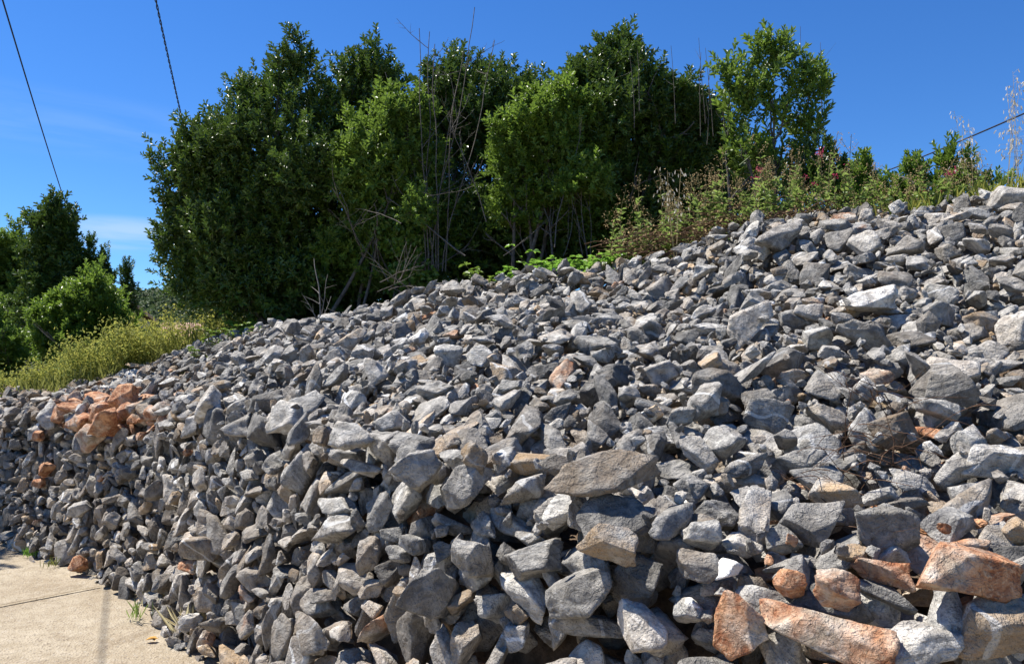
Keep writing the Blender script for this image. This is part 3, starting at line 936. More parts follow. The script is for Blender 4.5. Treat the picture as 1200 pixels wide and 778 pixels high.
def twig_paths(p, d, L, r, depth, out, wob=0.25, n=7, split=(2, 3), up=0.05, shrink=0.62):
    pts = [np.array(p, float)]; d = unit(d); dirs = []
    for k in range(n):
        d = unit(d + R.normal(0, wob * .5, 3) + np.array([0, 0, up])); pts.append(pts[-1] + d * L / n); dirs.append(d)
    out.append((np.array(pts), np.linspace(r, r * (.45 if depth else .2), n + 1)))
    if depth:
        for _ in range(int(R.integers(split[0], split[1] + 1))):
            k = int(R.integers(2, n)); dd = unit(dirs[k] + R.normal(0, .55, 3))
            twig_paths(pts[k], dd, L * shrink * R.uniform(.7, 1.1), r * .55, depth - 1, out, wob, max(4, n - 1), split, up, shrink)


def trunk_mesh(root, base, blobs, n, r, mat, spread=.35, sub=2):
    paths = []
    for _ in range(n):
        c, rr = blobs[R.integers(len(blobs))]
        end = c + unit(R.normal(size=3)) * rr * R.uniform(.2, .75)
        st = base + np.array([R.normal(0, spread), R.normal(0, spread * .6), -.15])
        ctrl = st * .55 + end * .45 + np.array([R.normal(0, .15), R.normal(0, .15), R.uniform(0, .4)])
        t = np.linspace(0, 1, 12)[:, None]
        P = st * (1 - t) ** 2 + 2 * ctrl * t * (1 - t) + end * t ** 2 + np.cumsum(R.normal(0, .012, (12, 3)), 0)
        rad = r * R.uniform(.6, 1.1)
        paths.append((P, np.linspace(rad, rad * .25, 12)))
        for _ in range(3):
            k = int(R.integers(3, 10)); twig_paths(P[k], unit(P[k + 1] - P[k]) + R.normal(0, .5, 3), R.uniform(.4, 1.0) * min(1.0, float(rr.mean()) / .6), rad * .4, sub - 1, paths, .3)
    V, Fq = tubes(paths, 5)
    return mesh('trunk', V, Fq, mat, root, smooth=True)


SH_SMALL = [shoot(.24, 14, .068, .45) for _ in range(5)]
SH_BAY = [shoot(.30, 13, .088, .40, 1.1) for _ in range(5)]
SH_FINE = [shoot(.22, 14, .052, .45) for _ in range(5)]


def shrub(name, label, cat, base, blobs, n, protos, mat, group=None, stems=6, r=.035, up=.65, scl=(.75, 1.25), shell=.33, inner=0.25):
    root = thing(name, base, label, cat, group)
    pos, out = in_blobs(lumps(blobs), n, shell)
    p2, o2 = in_blobs(blobs, int(n * inner), .9)      # leaves deeper in the crown
    pos = np.concatenate([pos, p2]); out = np.concatenate([out, o2])
    keep = np.array([bank_z(p[0], p[1]) + .1 < p[2] if p[2] < base[2] + 0.6 else True for p in pos])
    pos, out = pos[keep], out[keep]
    ax = unit(out * .6 + np.array([0, 0, up]) + R.normal(0, .33, pos.shape))
    scs = R.uniform(*scl, len(pos)); pos = pos - ax * (scs * (.17 if protos is SH_BAY else .11))[:, None]
    V, Fq = scatter(protos, pos, ax, scs)
    mesh('crown', V, Fq, mat, root)
    trunk_mesh(root, np.asarray(base), blobs, stems, r, M_BARK)
    return root


def soil(px, py, depth):
    p = at(px, py, depth); p[2] = bank_z(p[0], p[1]); return p


def zb(px, depth): return soil(px, 300, depth)


shrub('evergreen_bush', 'tallest dark evergreen bush with a pointed top, beside the grassy gap', 'bush', zb(340, 9.9),
      [blob(325, 175, 95, 95, 9.8), blob(343, 75, 24, 42, 9.8), blob(268, 198, 46, 60, 9.7), blob(218, 210, 38, 55, 9.6), blob(234, 180, 22, 18, 9.6), blob(290, 285, 95, 75, 9.8), blob(215, 275, 28, 40, 9.7),
       blob(415, 115, 48, 52, 10.0), blob(440, 95, 32, 34, 10.0), blob(380, 280, 100, 85, 10.2), blob(300, 335, 80, 40, 9.7), blob(400, 325, 80, 40, 9.9), blob(240, 320, 40, 36, 9.7), blob(296, 118, 25, 28, 9.8)], 6400, SH_SMALL, M_LDARK, 'evergreen bushes along the top of the heap', 9, .045)
shrub('evergreen_bush', 'lower brighter evergreen bush in front of the tallest dark bush', 'bush', zb(450, 9.3),
      [blob(455, 180, 55, 65, 9.2), blob(425, 210, 32, 52, 9.1), blob(470, 140, 28, 32, 9.2), blob(470, 250, 60, 60, 9.5), blob(430, 290, 55, 42, 9.4), blob(500, 285, 45, 45, 9.4)], 2500, SH_SMALL, M_LMID, 'evergreen bushes along the top of the heap', 5, .03)
shrub('evergreen_bush', 'dark evergreen bush behind the bare grey twigs', 'bush', zb(550, 10.4),
      [blob(560, 135, 62, 58, 10.3), blob(600, 105, 34, 36, 10.3), blob(520, 125, 32, 42, 10.3), blob(560, 235, 90, 95, 10.5), blob(548, 90, 20, 24, 10.3), blob(640, 270, 80, 60, 10.4)], 2500, SH_SMALL, M_LDARK, 'evergreen bushes along the top of the heap', 8, .035)
shrub('evergreen_bush', 'bright green rounded bush pushing forward between two darker bushes', 'bush', zb(625, 9.0),
      [blob(628, 168, 52, 48, 8.9), blob(600, 195, 30, 42, 8.9), blob(655, 140, 42, 36, 9.0), blob(680, 185, 40, 50, 9.1), blob(625, 130, 18, 20, 8.9), blob(630, 240, 50, 36, 9.1), blob(690, 250, 45, 40, 9.2)], 2000, SH_SMALL, M_LBRIGHT, 'evergreen bushes along the top of the heap', 6, .03)
shrub('evergreen_bush', 'broad evergreen bush with a pointed crown above the fresh green herbs', 'bush', zb(735, 9.6),
      [blob(725, 145, 80, 72, 9.5), blob(726, 72, 28, 36, 9.5), blob(775, 130, 48, 46, 9.5), blob(690, 105, 34, 34, 9.5), blob(810, 140, 38, 36, 9.5), blob(740, 235, 100, 75, 9.7), blob(815, 205, 40, 75, 9.6), blob(675, 200, 30, 50, 9.4)], 4000, SH_SMALL, M_LDARK, 'evergreen bushes along the top of the heap', 9, .04)
shrub('laurel_bush', 'small fresh green shoots low on the broad evergreen bush', 'bush', zb(690, 8.6), [blob(688, 208, 24, 20, 8.5), blob(665, 220, 14, 14, 8.5)], 130, SH_SMALL, M_LBRIGHT, None, 3, .012)
shrub('laurel_tree', 'loose airy laurel tree with sky showing through, above the valerian', 'tree', zb(895, 8.3),
      [blob(900, 120, 48, 52, 8.3), blob(908, 62, 32, 26, 8.3), blob(950, 105, 26, 34, 8.3), blob(858, 82, 24, 26, 8.3), blob(865, 140, 28, 48, 8.3), blob(900, 190, 48, 42, 8.3), blob(945, 150, 24, 26, 8.3)], 310, SH_BAY, M_LMID, None, 7, .03, .9, (.7, 1.15), .5)
shrub('laurel_bush', 'dark young laurel bush beside the loose airy tree', 'bush', zb(965, 8.0), [blob(962, 190, 26, 34, 7.9), blob(945, 210, 30, 26, 7.9), blob(985, 215, 22, 30, 7.9)], 170, SH_BAY, M_LDARK, 'young laurels on the ridge', 4, .015, 1.1, (.55, .9))
shrub('laurel_bush', 'young laurel bush at the dip where the sky comes lowest', 'bush', zb(1012, 7.7), [blob(1013, 200, 9, 24, 7.6), blob(1003, 228, 16, 18, 7.6)], 60, SH_BAY, M_LMID, 'young laurels on the ridge', 3, .012, 1.2, (.55, .9))
shrub('laurel_bush', 'low laurel bush on the ridge crossed by the cable', 'bush', zb(1065, 7.4), [blob(1046, 214, 10, 16, 7.3), blob(1074, 206, 17, 26, 7.3), blob(1062, 232, 34, 14, 7.3)], 150, SH_BAY, M_LMID, 'young laurels on the ridge', 4, .012, 1.3, (.5, .8))
shrub('laurel_bush', 'taller laurel bush on the ridge between the cable and the oats', 'bush', zb(1125, 7.2), [blob(1110, 192, 12, 26, 7.1), blob(1131, 197, 13, 24, 7.1), blob(1118, 224, 34, 14, 7.1), blob(1156, 218, 16, 14, 7.1)], 150, SH_BAY, M_LMID, 'young laurels on the ridge', 4, .012, 1.3, (.5, .8))
tk = [blob(320, 325, 120, 60, 11.2, .5), blob(390, 330, 90, 50, 10.8, .5), blob(480, 310, 120, 62, 11.0, .5), blob(620, 275, 120, 60, 11.6, .5), blob(760, 255, 110, 66, 11.6, .5), blob(860, 235, 70, 60, 11.2, .5), blob(570, 285, 70, 45, 9.6, .4), blob(740, 275, 70, 40, 9.5, .4), blob(650, 285, 70, 35, 9.5, .4), blob(330, 340, 60, 26, 9.4, .4), blob(505, 170, 30, 70, 10.9, .5), blob(650, 150, 30, 60, 10.8, .5)]
pos, out = in_blobs(tk, 7000, .45)
V, Fq = scatter(SH_SMALL, pos, unit(out * .5 + [0, 0, .5] + R.normal(0, .4, pos.shape)), R.uniform(1.0, 1.5, len(pos)))
mesh('undergrowth', V, Fq, M_LDARK)['kind'] = 'stuff'
shrub('laurel_bush', 'leafy laurel bush closing the space behind the flowering valerian', 'bush', zb(990, 7.9), [blob(985, 222, 24, 20, 7.8), blob(1022, 226, 16, 16, 7.7)], 130, SH_BAY, M_LMID, None, 4, .012, 1.2, (.5, .8))
# trees beyond the grassy gap
shrub('evergreen_tree', 'tall narrow dark evergreen tree beyond the grass, its top touching the cable', 'tree', zb(62, 14.6),
      [blob(60, 268, 24, 32, 14.5), blob(62, 315, 30, 45, 14.5), blob(60, 375, 38, 60, 14.6), blob(75, 300, 18, 34, 14.5)], 1900, SH_SMALL, M_LDARK, 'trees beyond the grassy gap', 3, .06, .7, (1, 1.6))
shrub('evergreen_tree', 'pale green tree behind the tall narrow dark one', 'tree', zb(8, 15.6), [blob(10, 305, 34, 32, 15.5), blob(-20, 320, 40, 50, 15.5), blob(12, 365, 34, 55, 15.3)], 1500, SH_SMALL, M_LMID, 'trees beyond the grassy gap', 3, .05, .7, (1, 1.6))
shrub('evergreen_tree', 'rounded leafy tree in front of the tall narrow dark one', 'tree', zb(100, 13.7), [blob(108, 362, 40, 40, 13.6), blob(70, 385, 34, 36, 13.5), blob(120, 390, 20, 34, 13.6), blob(100, 410, 50, 28, 13.6), blob(148, 390, 17, 26, 13.4)], 1500, SH_SMALL, M_LBRIGHT, 'trees beyond the grassy gap', 3, .05, .7, (.9, 1.5))
for px, top, lab in ((93, 288, 'slim dark spire-shaped sapling next to the tall narrow tree'), (107, 282, 'tallest of the dark spire-shaped saplings beyond the grass'), (121, 292, 'dark spire-shaped sapling in the middle of its row'), (149, 308, 'lone short spire-shaped sapling against the hill')):
    shrub('cypress_sapling', lab, 'tree', zb(px, 14.9), [blob(px, top + 22, 7, 24, 14.8), blob(px, top + 55, 12, 34, 14.8)], 190, SH_FINE, M_LDARK, 'spire-shaped saplings', 1, .03, 1.6, (.9, 1.3))
shrub('round_bush', 'bright low bush at the edge of the picture beyond the wall end', 'bush', zb(0, 11.6), [blob(2, 412, 26, 40, 11.5), blob(-25, 400, 30, 50, 11.5)], 700, SH_SMALL, M_LMID, None, 4, .02)
shrub('shade_tree', 'tree outside the view whose leaves shade the end of the road', 'tree', np.array([-8.0, 9.2, bank_z(-8.0, 11)]),
      [(np.array([-7.2, 7.9, 4.3]), np.array([.75, .7, .5])), (np.array([-7.9, 8.5, 4.6]), np.array([1.0, .9, .7]))], 420, SH_BAY, M_LMID, None, 4, .06)

# ------------------------------------------------------------------ bare twigs and dead wood
def bare(name, label, cat, starts, mat=M_DEAD, sides=4, group=None):
    paths = []
    for p, d, L, r, dep, kw in starts: twig_paths(p, d, L, r, dep, paths, **kw)
    V, Fq = tubes(paths, sides)
    o = mesh(name, V, Fq, mat, smooth=True, loc=starts[0][0]); return tag(o, label, cat, group)


st = []
for px, top in ((490, 70), (497, 55), (503, 30), (508, 50), (516, 70), (524, 60), (530, 90), (512, 110)):
    b0 = at(510 + (px - 510) * .6, 318, 8.8); e0 = at(px, top, 8.9); st.append((b0, e0 - b0, np.linalg.norm(e0 - b0) * 1.08, .0085, 2, dict(wob=.1, up=.02, n=14, split=(3, 5), shrink=.2)))
bare('bare_shrub', 'leafless grey shrub with upright twigs rising out of the bushes into the sky', 'dead shrub', st, M_BARK)
st = []
for px, py, ex, ey, r in ((545, 300, 440, 230, .016), (470, 262, 423, 225, .010), (570, 260, 530, 150, .010), (590, 300, 640, 260, .009), (650, 290, 640, 180, .013), (660, 300, 690, 230, .009), (455, 330, 420, 250, .008), ):
    s_, e_ = at(px, py, 8.35), at(ex, ey, 8.7); st.append((s_, e_ - s_, np.linalg.norm(e_ - s_), r, 2, dict(wob=.16, up=.0, n=9, split=(2, 3), shrink=.5)))
for k, q_ in enumerate(st):
    q_ = (q_[0], q_[1], q_[2], q_[3] * .6, 2, q_[5])
    tag(bare('dead_branch', '', '', [q_], M_BARK), 'thin dead grey branch in the dark hollow under the bushes', 'branch', 'dead branches in the hollow')
st = []
for k in range(7):
    s_ = at(R.uniform(440, 500), R.uniform(322, 345), 7.9); e_ = at(R.uniform(425, 505), R.uniform(300, 340), 7.8)
    st.append((s_, e_ - s_, R.uniform(.3, .6), .006, 1, dict(wob=.3, up=.0, n=6)))
bare('brushwood', 'small heap of dry grey brushwood at the edge of the stones under the bushes', 'brushwood', st, M_BARK)
st = []
for ex, ey, r in ((368, 296, .008), (385, 345, .005), (352, 350, .005), (378, 320, .005)):
    s_, e_ = at(376, 380, 7.9), at(ex, ey, 7.95); st.append((s_, e_ - s_, np.linalg.norm(e_ - s_), r, 1, dict(wob=.12, up=.0, n=7, split=(2, 4), shrink=.35)))
bare('dry_sapling', 'bleached dry sapling standing alone before the dark tallest bush', 'dead shrub', st)
for pts_, lab in (([(818, 100, 60), (822, 85, 45), (832, 100, 55), (828, 110, 75)], 'thin bare twigs between the broad bush and the loose tree'), ([(940, 60, 30), (965, 85, 48), (962, 110, 70)], 'thin bare twigs sticking out of the loose tree'), ([(745, 90, 62), (787, 85, 55), (750, 70, 58)], 'thin bare twigs above the broad evergreen bush')):
    st = []
    for px, y0, y1 in pts_:
        s_, e_ = at(px + R.uniform(-6, 6), y0 + 60, 8.6), at(px, y1, 8.6); st.append((s_, e_ - s_, np.linalg.norm(e_ - s_), .0045, 1, dict(wob=.07, up=.05, n=8, split=(1, 2), shrink=.25)))
    bare('bare_twig', lab, 'twigs', st, M_BARK)

# ------------------------------------------------------------------ ridge weeds: valerian, brambles, oats
RPX, RPY, RPD = project(RIDGE)


def ridge(px, back=0.3):
    m = RPD > 3
    k = np.argmin(np.abs(RPX - px) + np.where(m, 0, 1e5))
    p = RIDGE[k] + bwd[k] * back; p[2] = max(bank_z(p[0], p[1]), RIDGE[k][2] - 0.12); return p


def stalk(base, top, bend=0.08, n=7):
    t = np.linspace(0, 1, n)[:, None]
    mid = (base + top) / 2 + R.normal(0, bend, 3) * np.array([1, 1, .2])
    return base * (1 - t) ** 2 + 2 * mid * t * (1 - t) + top * t ** 2


def valerian(px, hts, label, group, flower=False, back=.3, seed=True, leafn=1.0, spread=.16):
    base = ridge(px, back)
    root = thing('valerian_plant', base, label, 'plant', group)
    paths, LB, LD, LS, SB, SD, FB = [], [], [], [], [], [], []
    for h in hts:
        top = base + np.array([R.normal(0, spread), R.normal(0, spread), h * R.uniform(.85, 1.05)])
        P = stalk(base + R.normal(0, .05, 3) * [1, 1, 0], top); paths.append((P, np.linspace(.0055, .0025, 7)))
        for k in range(int(25 * leafn)):
            t = R.uniform(.05, .8); q_ = P[int(t * 6)] * (1 - (t * 6) % 1) + P[min(int(t * 6) + 1, 6)] * ((t * 6) % 1)
            a0 = R.uniform(0, 6.28)
            for s_ in (0, PI):
                LB.append(q_); LD.append([math.cos(a0 + s_), math.sin(a0 + s_), R.uniform(.1, .8)]); LS.append(R.uniform(.04, .085) * (1.1 - .5 * t))
        if seed:
            for k in range(3):      # side branches of the panicle
                a0 = R.uniform(0, 6.28); st_ = P[-2 - k % 2]; en = st_ + np.array([math.cos(a0) * .07, math.sin(a0) * .07, R.uniform(.04, .12)])
                paths.append((np.linspace(st_, en, 4), np.full(4, .002)))
                for _ in range(8): SB.append(st_ + (en - st_) * R.uniform(.2, 1.1) + R.normal(0, .013, 3)); SD.append(R.normal(size=3))
            for _ in range(15): SB.append(P[-1] - np.array([0, 0, R.uniform(-.02, .16)]) + R.normal(0, .017, 3)); SD.append(R.normal(size=3))
        if flower:
            for _ in range(15): FB.append(P[-1] + R.normal(0, .014, 3) * [1.3, 1.3, .8]); 
    V, Fq = tubes(paths, 3); mesh('stem', V, Fq, M_STALK, root)
    LB, LD, LS = np.array(LB), np.array(LD), np.array(LS)
    V, Fq = leaf_quads(LB, LD, unit(np.array([0, 0, 1.0]) + R.normal(0, .4, LD.shape)), LS, LS * .42); mesh('foliage', V, Fq, M_LWEED, root)
    if SB:
        V, Fq = leaf_quads(np.array(SB), np.array(SD), R.normal(size=(len(SB), 3)), R.uniform(.008, .02, len(SB)), R.uniform(.005, .011, len(SB))); mesh('seed_sprays', V, Fq, M_SEED, root)
    if FB:
        V, Fq = leaf_quads(np.array(FB), R.normal(size=(len(FB), 3)), R.normal(size=(len(FB), 3)), R.uniform(.012, .02, len(FB)), R.uniform(.009, .014, len(FB))); mesh('blossom', V, Fq, M_PINK, root)


VG = 'seeding valerian plants on the ridge'
for px in (735, 752, 772, 790, 806, 822, 838, 850, 864, 880, 896, 914, 928, 942, 958, 974, 990, 1004, 1022, 1036, 1050, 1066, 1082, 1098, 1116, 1134, 1150, 1162, 1176, 1190):
    k = 5 if px < 1010 else 3
    valerian(px + R.uniform(-5, 5), R.uniform(.4, .9, k) * (1 if px < 1010 else .55), 'tangled valerian plant with brown seed heads on the ridge, no flowers', VG, back=R.uniform(.1, .7))
for px, h, lab in ((893, .62, 'valerian with a crimson flower head before the loose airy tree'), (957, .52, 'valerian with two crimson flower heads beside the dry brambles'), (968, .74, 'tall valerian with a crimson flower head beside the loose tree'), (998, .58, 'valerian with pink flowers next to the sky dip'), (1128, .36, 'valerian with crimson flowers between laurels on the ridge'), (1104, .22, 'short valerian with crimson flowers just above the stones')):
    valerian(px, [h, h * .9], lab, None, True, .2, False, .8, .05)
valerian(712, [.5, .62, .7, .55], 'valerian leaning out over the fresh herbs with long seed stems', None, False, .35, True, .7, .3)

paths = []; TB, TD = [], []
for k in range(520):
    px = R.uniform(765, 1012); bs = ridge(px, R.uniform(-.05, .55)); bs = bs + np.array([0, 0, R.uniform(.0, .2)])
    a0 = R.uniform(-.5, .5) + (PI if R.random() < .5 else 0); L = R.uniform(.25, .65)
    en = bs + np.array([math.cos(a0) * L, math.sin(a0) * L * .6, R.uniform(-.12, .14)]); md = (bs + en) / 2 + np.array([0, 0, R.uniform(.02, .16)])
    t = np.linspace(0, 1, 7)[:, None]; P = bs * (1 - t) ** 2 + 2 * md * t * (1 - t) + en * t ** 2 + R.normal(0, .008, (7, 3))
    paths.append((P, np.full(7, R.uniform(.002, .0045))))
    for _ in range(5): TB.append(P[R.integers(7)] + R.normal(0, .02, 3)); TD.append(R.normal(size=3))
V, Fq = tubes(paths, 3)
root = thing('bramble', ridge(890, .2), 'long low mat of dry brown brambles lying on the top edge of the stones', 'bramble')
mesh('stem', V, Fq, M_RUSTTWIG, root)
V, Fq = leaf_quads(np.array(TB), np.array(TD), R.normal(size=(len(TB), 3)), R.uniform(.015, .035, len(TB)), R.uniform(.008, .02, len(TB))); mesh('dry_foliage', V, Fq, M_SEED, root)
LBn = np.array(TB)[R.choice(len(TB), 700)] + R.normal(0, .03, (700, 3)) + [0, 0, .04]
V, Fq = leaf_quads(LBn, R.normal(size=(700, 3)) + [0, 0, .4], R.normal(0, .5, (700, 3)) + [0, 0, 1], R.uniform(.025, .05, 700), R.uniform(.012, .022, 700)); mesh('foliage', V, Fq, M_LWEED, root)


def oats(px, tops, depth, label):
    base = soil(px, 230, depth); base[2] = max(base[2], ridge(px, .1)[2] - .1)
    root = thing('wild_oat_plant', base, label, 'grass')
    paths, SB, SD = [], [], []
    for tx, ty in tops:
        top = at(tx, ty, depth); P = stalk(base + R.normal(0, .04, 3) * [1, 1, 0], top, .05, 9); paths.append((P, np.linspace(.003, .0012, 9)))
        L = np.linalg.norm(top - base)
        for k in range(20):
            t = 1 - R.uniform(0, .55); f = t * 8; q_ = P[int(min(f, 7))] * (1 - (f - int(min(f, 7)))) + P[int(min(f, 7)) + 1] * (f - int(min(f, 7)))
            a0 = R.uniform(0, 6.28); e_ = q_ + np.array([math.cos(a0), math.sin(a0), 0]) * R.uniform(.02, .09) * (1.25 - t) * 2 + [0, 0, R.uniform(-.03, .03)]
            paths.append((np.linspace(q_, e_, 3), np.full(3, .0008)))
            SB.append(e_); SD.append([math.cos(a0) * .3, math.sin(a0) * .3, -1])
    V, Fq = tubes(paths, 3); mesh('stem', V, Fq, M_STRAW, root)
    SB, SD = np.array(SB), np.array(SD)
    V, Fq = leaf_quads(SB, SD + R.normal(0, .2, SD.shape), R.normal(size=SD.shape), R.uniform(.026, .042, len(SB)), R.uniform(.009, .014, len(SB))); mesh('seed_sprays', V, Fq, M_OAT, root)


GB, GD, GL = [], [], []
for _ in range(900):
    p = ridge(R.uniform(1020, 1215), R.uniform(.0, .6)); GB.append(p); GD.append(R.normal(0, .5, 3) + [0, 0, 1]); GL.append(R.uniform(.08, .24))
V, Fq = leaf_quads(np.array(GB), np.array(GD), R.normal(size=(900, 3)), np.array(GL), np.array(GL) * .06 + .003, 0)
mesh('dry_grass', V, Fq, M_YELLOW)['kind'] = 'stuff'


oats(1188, [(1187, 84), (1192, 95), (1180, 105), (1196, 100), (1205, 90), (1190, 150), (1198, 135)], 6.3, 'tall pale wild oats nodding against the sky above the streaked rock')
oats(1145, [(1118, 130), (1128, 145), (1135, 140), (1150, 175)], 6.6, 'shorter wild oats beside the taller laurel bush')
oats(793, [(770, 195), (782, 200), (798, 198)], 6.7, 'drooping wild oats among valerian before the broad bush')


def herb(base, n, h, label, group, mat=M_LHERB, leaf=.075, name='leafy_herb'):
    root = thing(name, base, label, 'plant', group)
    paths, LB, LD, LS = [], [], [], []
    for k in range(n):
        a0 = R.uniform(0, 6.28); L = h * R.uniform(.6, 1.1); top = base + np.array([math.cos(a0) * L * .55, math.sin(a0) * L * .55, L * R.uniform(.6, 1)])
        P = stalk(base + R.normal(0, .03, 3) * [1, 1, .2], top, .03, 5); paths.append((P, np.linspace(.004, .002, 5)))
        for q_, s_ in ((P[-1], 1), (P[-1], 1), (P[-1], 1), (P[-1], 1), (P[-1], 1), (P[3], .8), (P[3], .8), (P[2], .7)):
            a1 = R.uniform(0, 6.28); LB.append(q_); LD.append([math.cos(a1), math.sin(a1), R.uniform(-.35, .4)]); LS.append(leaf * s_ * R.uniform(.7, 1.2))
    V, Fq = tubes(paths, 3); mesh('stem', V, Fq, M_STALK, root)
    LB, LD, LS = np.array(LB), np.array(LD), np.array(LS)
    V, Fq = leaf_quads(LB, LD, np.array([0, 0, 1.0]) + R.normal(0, .25, LD.shape), LS, LS * .52); mesh('foliage', V, Fq, mat, root)


HG = 'fresh green herbs at the top edge of the stones'
for px, h, back in ((600, .22, .15), (612, .3, .3), (628, .48, .45), (645, .26, .1), (660, .3, .25), (676, .26, .15), (692, .3, .3), (708, .24, .15), (722, .22, .1), (640, .3, .5), (670, .3, .5), (700, .3, .5)):
    herb(ridge(px, back), 9, h, 'fresh bright green herb with broad leaves growing at the top edge of the stones', HG)
herb(ridge(563, .2), 9, .3, 'darker leafy herb just outside the patch of bright ones, under the bushes', None, M_LMID)
herb(ridge(272, .5), 12, .32, 'bright leafy plant at the foot of the tallest bush by the grass', None, M_LHERB)
for px, py in ((232, 425), (250, 412), (270, 400), (290, 408), (246, 402), (300, 398)):
    herb(at(px, py, 8.3), 7, .17, 'creeping dark green weed among stones in the shade of the tallest bush', 'shade weeds among the stones', M_LMID, .05)
herb(at(222, 450, 8.0), 6, .12, 'small pale weed growing between sunny stones', None, M_LWEED, .04)

# ivy climbing in the hollow
iv = [blob(480, 285, 26, 32, 8.9, .3), blob(455, 270, 20, 26, 9.0, .3), blob(500, 250, 16, 18, 8.8, .4), blob(485, 320, 30, 18, 8.8, .3)]
pos, out = in_blobs(iv, 900, .5)
V, Fq = leaf_quads(pos, R.normal(0, .6, (900, 3)) + [0, -.3, -.5], R.normal(0, .3, (900, 3)) + [-.2, -.8, .4], R.uniform(.04, .075, 900), R.uniform(.035, .06, 900))
tag(mesh('ivy', V, Fq, M_LBRIGHT, loc=at(480, 320, 8.9)), 'green ivy hanging in the dark hollow below the bare shrub', 'ivy')
pos, out = in_blobs([blob(495, 240, 12, 12, 8.6, .6), blob(483, 250, 10, 8, 8.6, .6)], 70, .5)
V, Fq = scatter(SH_SMALL, pos, unit(out + [0, 0, .5]), R.uniform(.5, .8, 70))
tag(mesh('leafy_sprig', V, Fq, M_LBRIGHT, loc=at(490, 250, 8.6)), 'small bright leafy sprig on a dead branch in the dark hollow', 'sprig')

# ------------------------------------------------------------------ yellow weeds and grass in the gap
GB, GD, GL = [], [], []
for _ in range(9000):
    px = R.uniform(-60, 300); lo = np.interp(px, [-60, 20, 120, 200, 300], [470, 462, 436, 405, 380]); dep = R.uniform(9.6, 13.5)
    p = at(px, lo, dep); p[2] = bank_z(p[0], p[1]) - .02
    GB.append(p); GD.append(R.normal(0, .45, 3) + [0, 0, 1]); GL.append(R.uniform(.12, .36))
GB, GD, GL = np.array(GB), np.array(GD), np.array(GL)
V, Fq = leaf_quads(GB, GD, R.normal(size=GD.shape), GL, GL * .05 + .004, 0)
mesh('grass', V, Fq, M_GRASS)['kind'] = 'stuff'
SB, SD, P_ = [], [], []
CLP = [(R.uniform(-20, 295), R.uniform(9.7, 12.8), R.uniform(.5, 1.35)) for _ in range(42)]
for _ in range(260):
    cl_ = CLP[R.integers(42)]; px = cl_[0] + R.normal(0, 9); dep = cl_[1] + R.normal(0, .15); p = at(px, 420, dep); p[2] = bank_z(p[0], p[1])
    h = R.uniform(.38, .6) * cl_[2] * np.interp(px, [0, 60, 150, 300], [.7, 1.0, .95, .8])
    for s_ in range(4):
        top = p + np.array([R.normal(0, .2), R.normal(0, .2), h * R.uniform(.8, 1.05)]); Pk = stalk(p, top, .05, 5); P_.append((Pk, np.linspace(.004, .0015, 5)))
        for k in range(42):
            t = R.uniform(.3, 1.02); c_ = p + (top - p) * t + R.normal(0, .045 * (.5 + t), 3); SB.append(c_); SD.append(R.normal(size=3) + [0, 0, .5])
V1, F1 = tubes(P_, 3); SB, SD = np.array(SB), np.array(SD)
V2, F2 = leaf_quads(SB, SD, R.normal(size=SD.shape), R.uniform(.02, .06, len(SB)), R.uniform(.01, .026, len(SB)))
mesh('weeds', np.concatenate([V1, V2]), np.concatenate([F1, F2 + len(V1)]), M_YELLOW)['kind'] = 'stuff'


def tuft(px, py, n, h, mat, label, dry=True):
    p = ground_at(px, py); B_ = p + R.normal(0, .035, (n, 3)) * [1, 1, 0]; D_ = R.normal(0, .4, (n, 3)) + [0, 0, 1]; L_ = R.uniform(.5, 1.1, n) * h
    V, Fq = leaf_quads(B_, D_, R.normal(size=(n, 3)), L_, L_ * .04 + .003, 0)
    tag(mesh('grass_tuft', V, Fq, mat, loc=p), label, 'grass')


tuft(38, 652, 60, .09, M_LHERB, 'small green tuft at the foot of the wall near the shaded road end')
tuft(182, 712, 40, .16, M_STRAW, 'dry straw tuft at the foot of the wall by the pale road')
tuft(156, 728, 16, .16, M_LWEED, 'thin green grass blades standing on the bare road')
tuft(226, 748, 50, .26, M_STRAW, 'tall dry straw tuft where wall and road leave the picture')
tuft(62, 664, 24, .10, M_GRASS, 'tiny yellowing tuft under the lowest orange stone')
p = ground_at(170, 752)
V, Fq = leaf_quads(np.array([p, p + [.03, .02, 0]]) + [0, 0, .012], np.array([[1, .2, .1], [.6, -.6, .05]]), np.array([[0, 0, 1.], [0, .2, 1]]), [.075, .05], [.04, .03])
tag(mesh('fallen_leaf', V, Fq, noisy_material('dry_leaf', (.5, .26, .06), (.65, .42, .14), 20), loc=p), 'curled yellow fallen leaf on the pale road', 'leaf')

# red dry bramble lying among the stones
sel = [np.argmin((SPX - px) ** 2 + (SPY - py) ** 2 + np.where(FACING, 0, 1e6)) for px, py in zip(R.uniform(965, 1050, 46), R.uniform(520, 590, 46))]
st = []
for s_ in sel:
    p = S.reshape(-1, 3)[s_] + NRM.reshape(-1, 3)[s_] * R.uniform(.03, .12); st.append((p, R.normal(size=3) * [1, .6, .5] + [0, 0, .1], R.uniform(.12, .34), .0022, 1, dict(wob=.3, up=-.04, n=7, split=(1, 2))))
bare('dead_bramble_vine', 'reddish dry bramble stems tangled over grey stones', 'bramble', st, M_RUSTTWIG, 3)

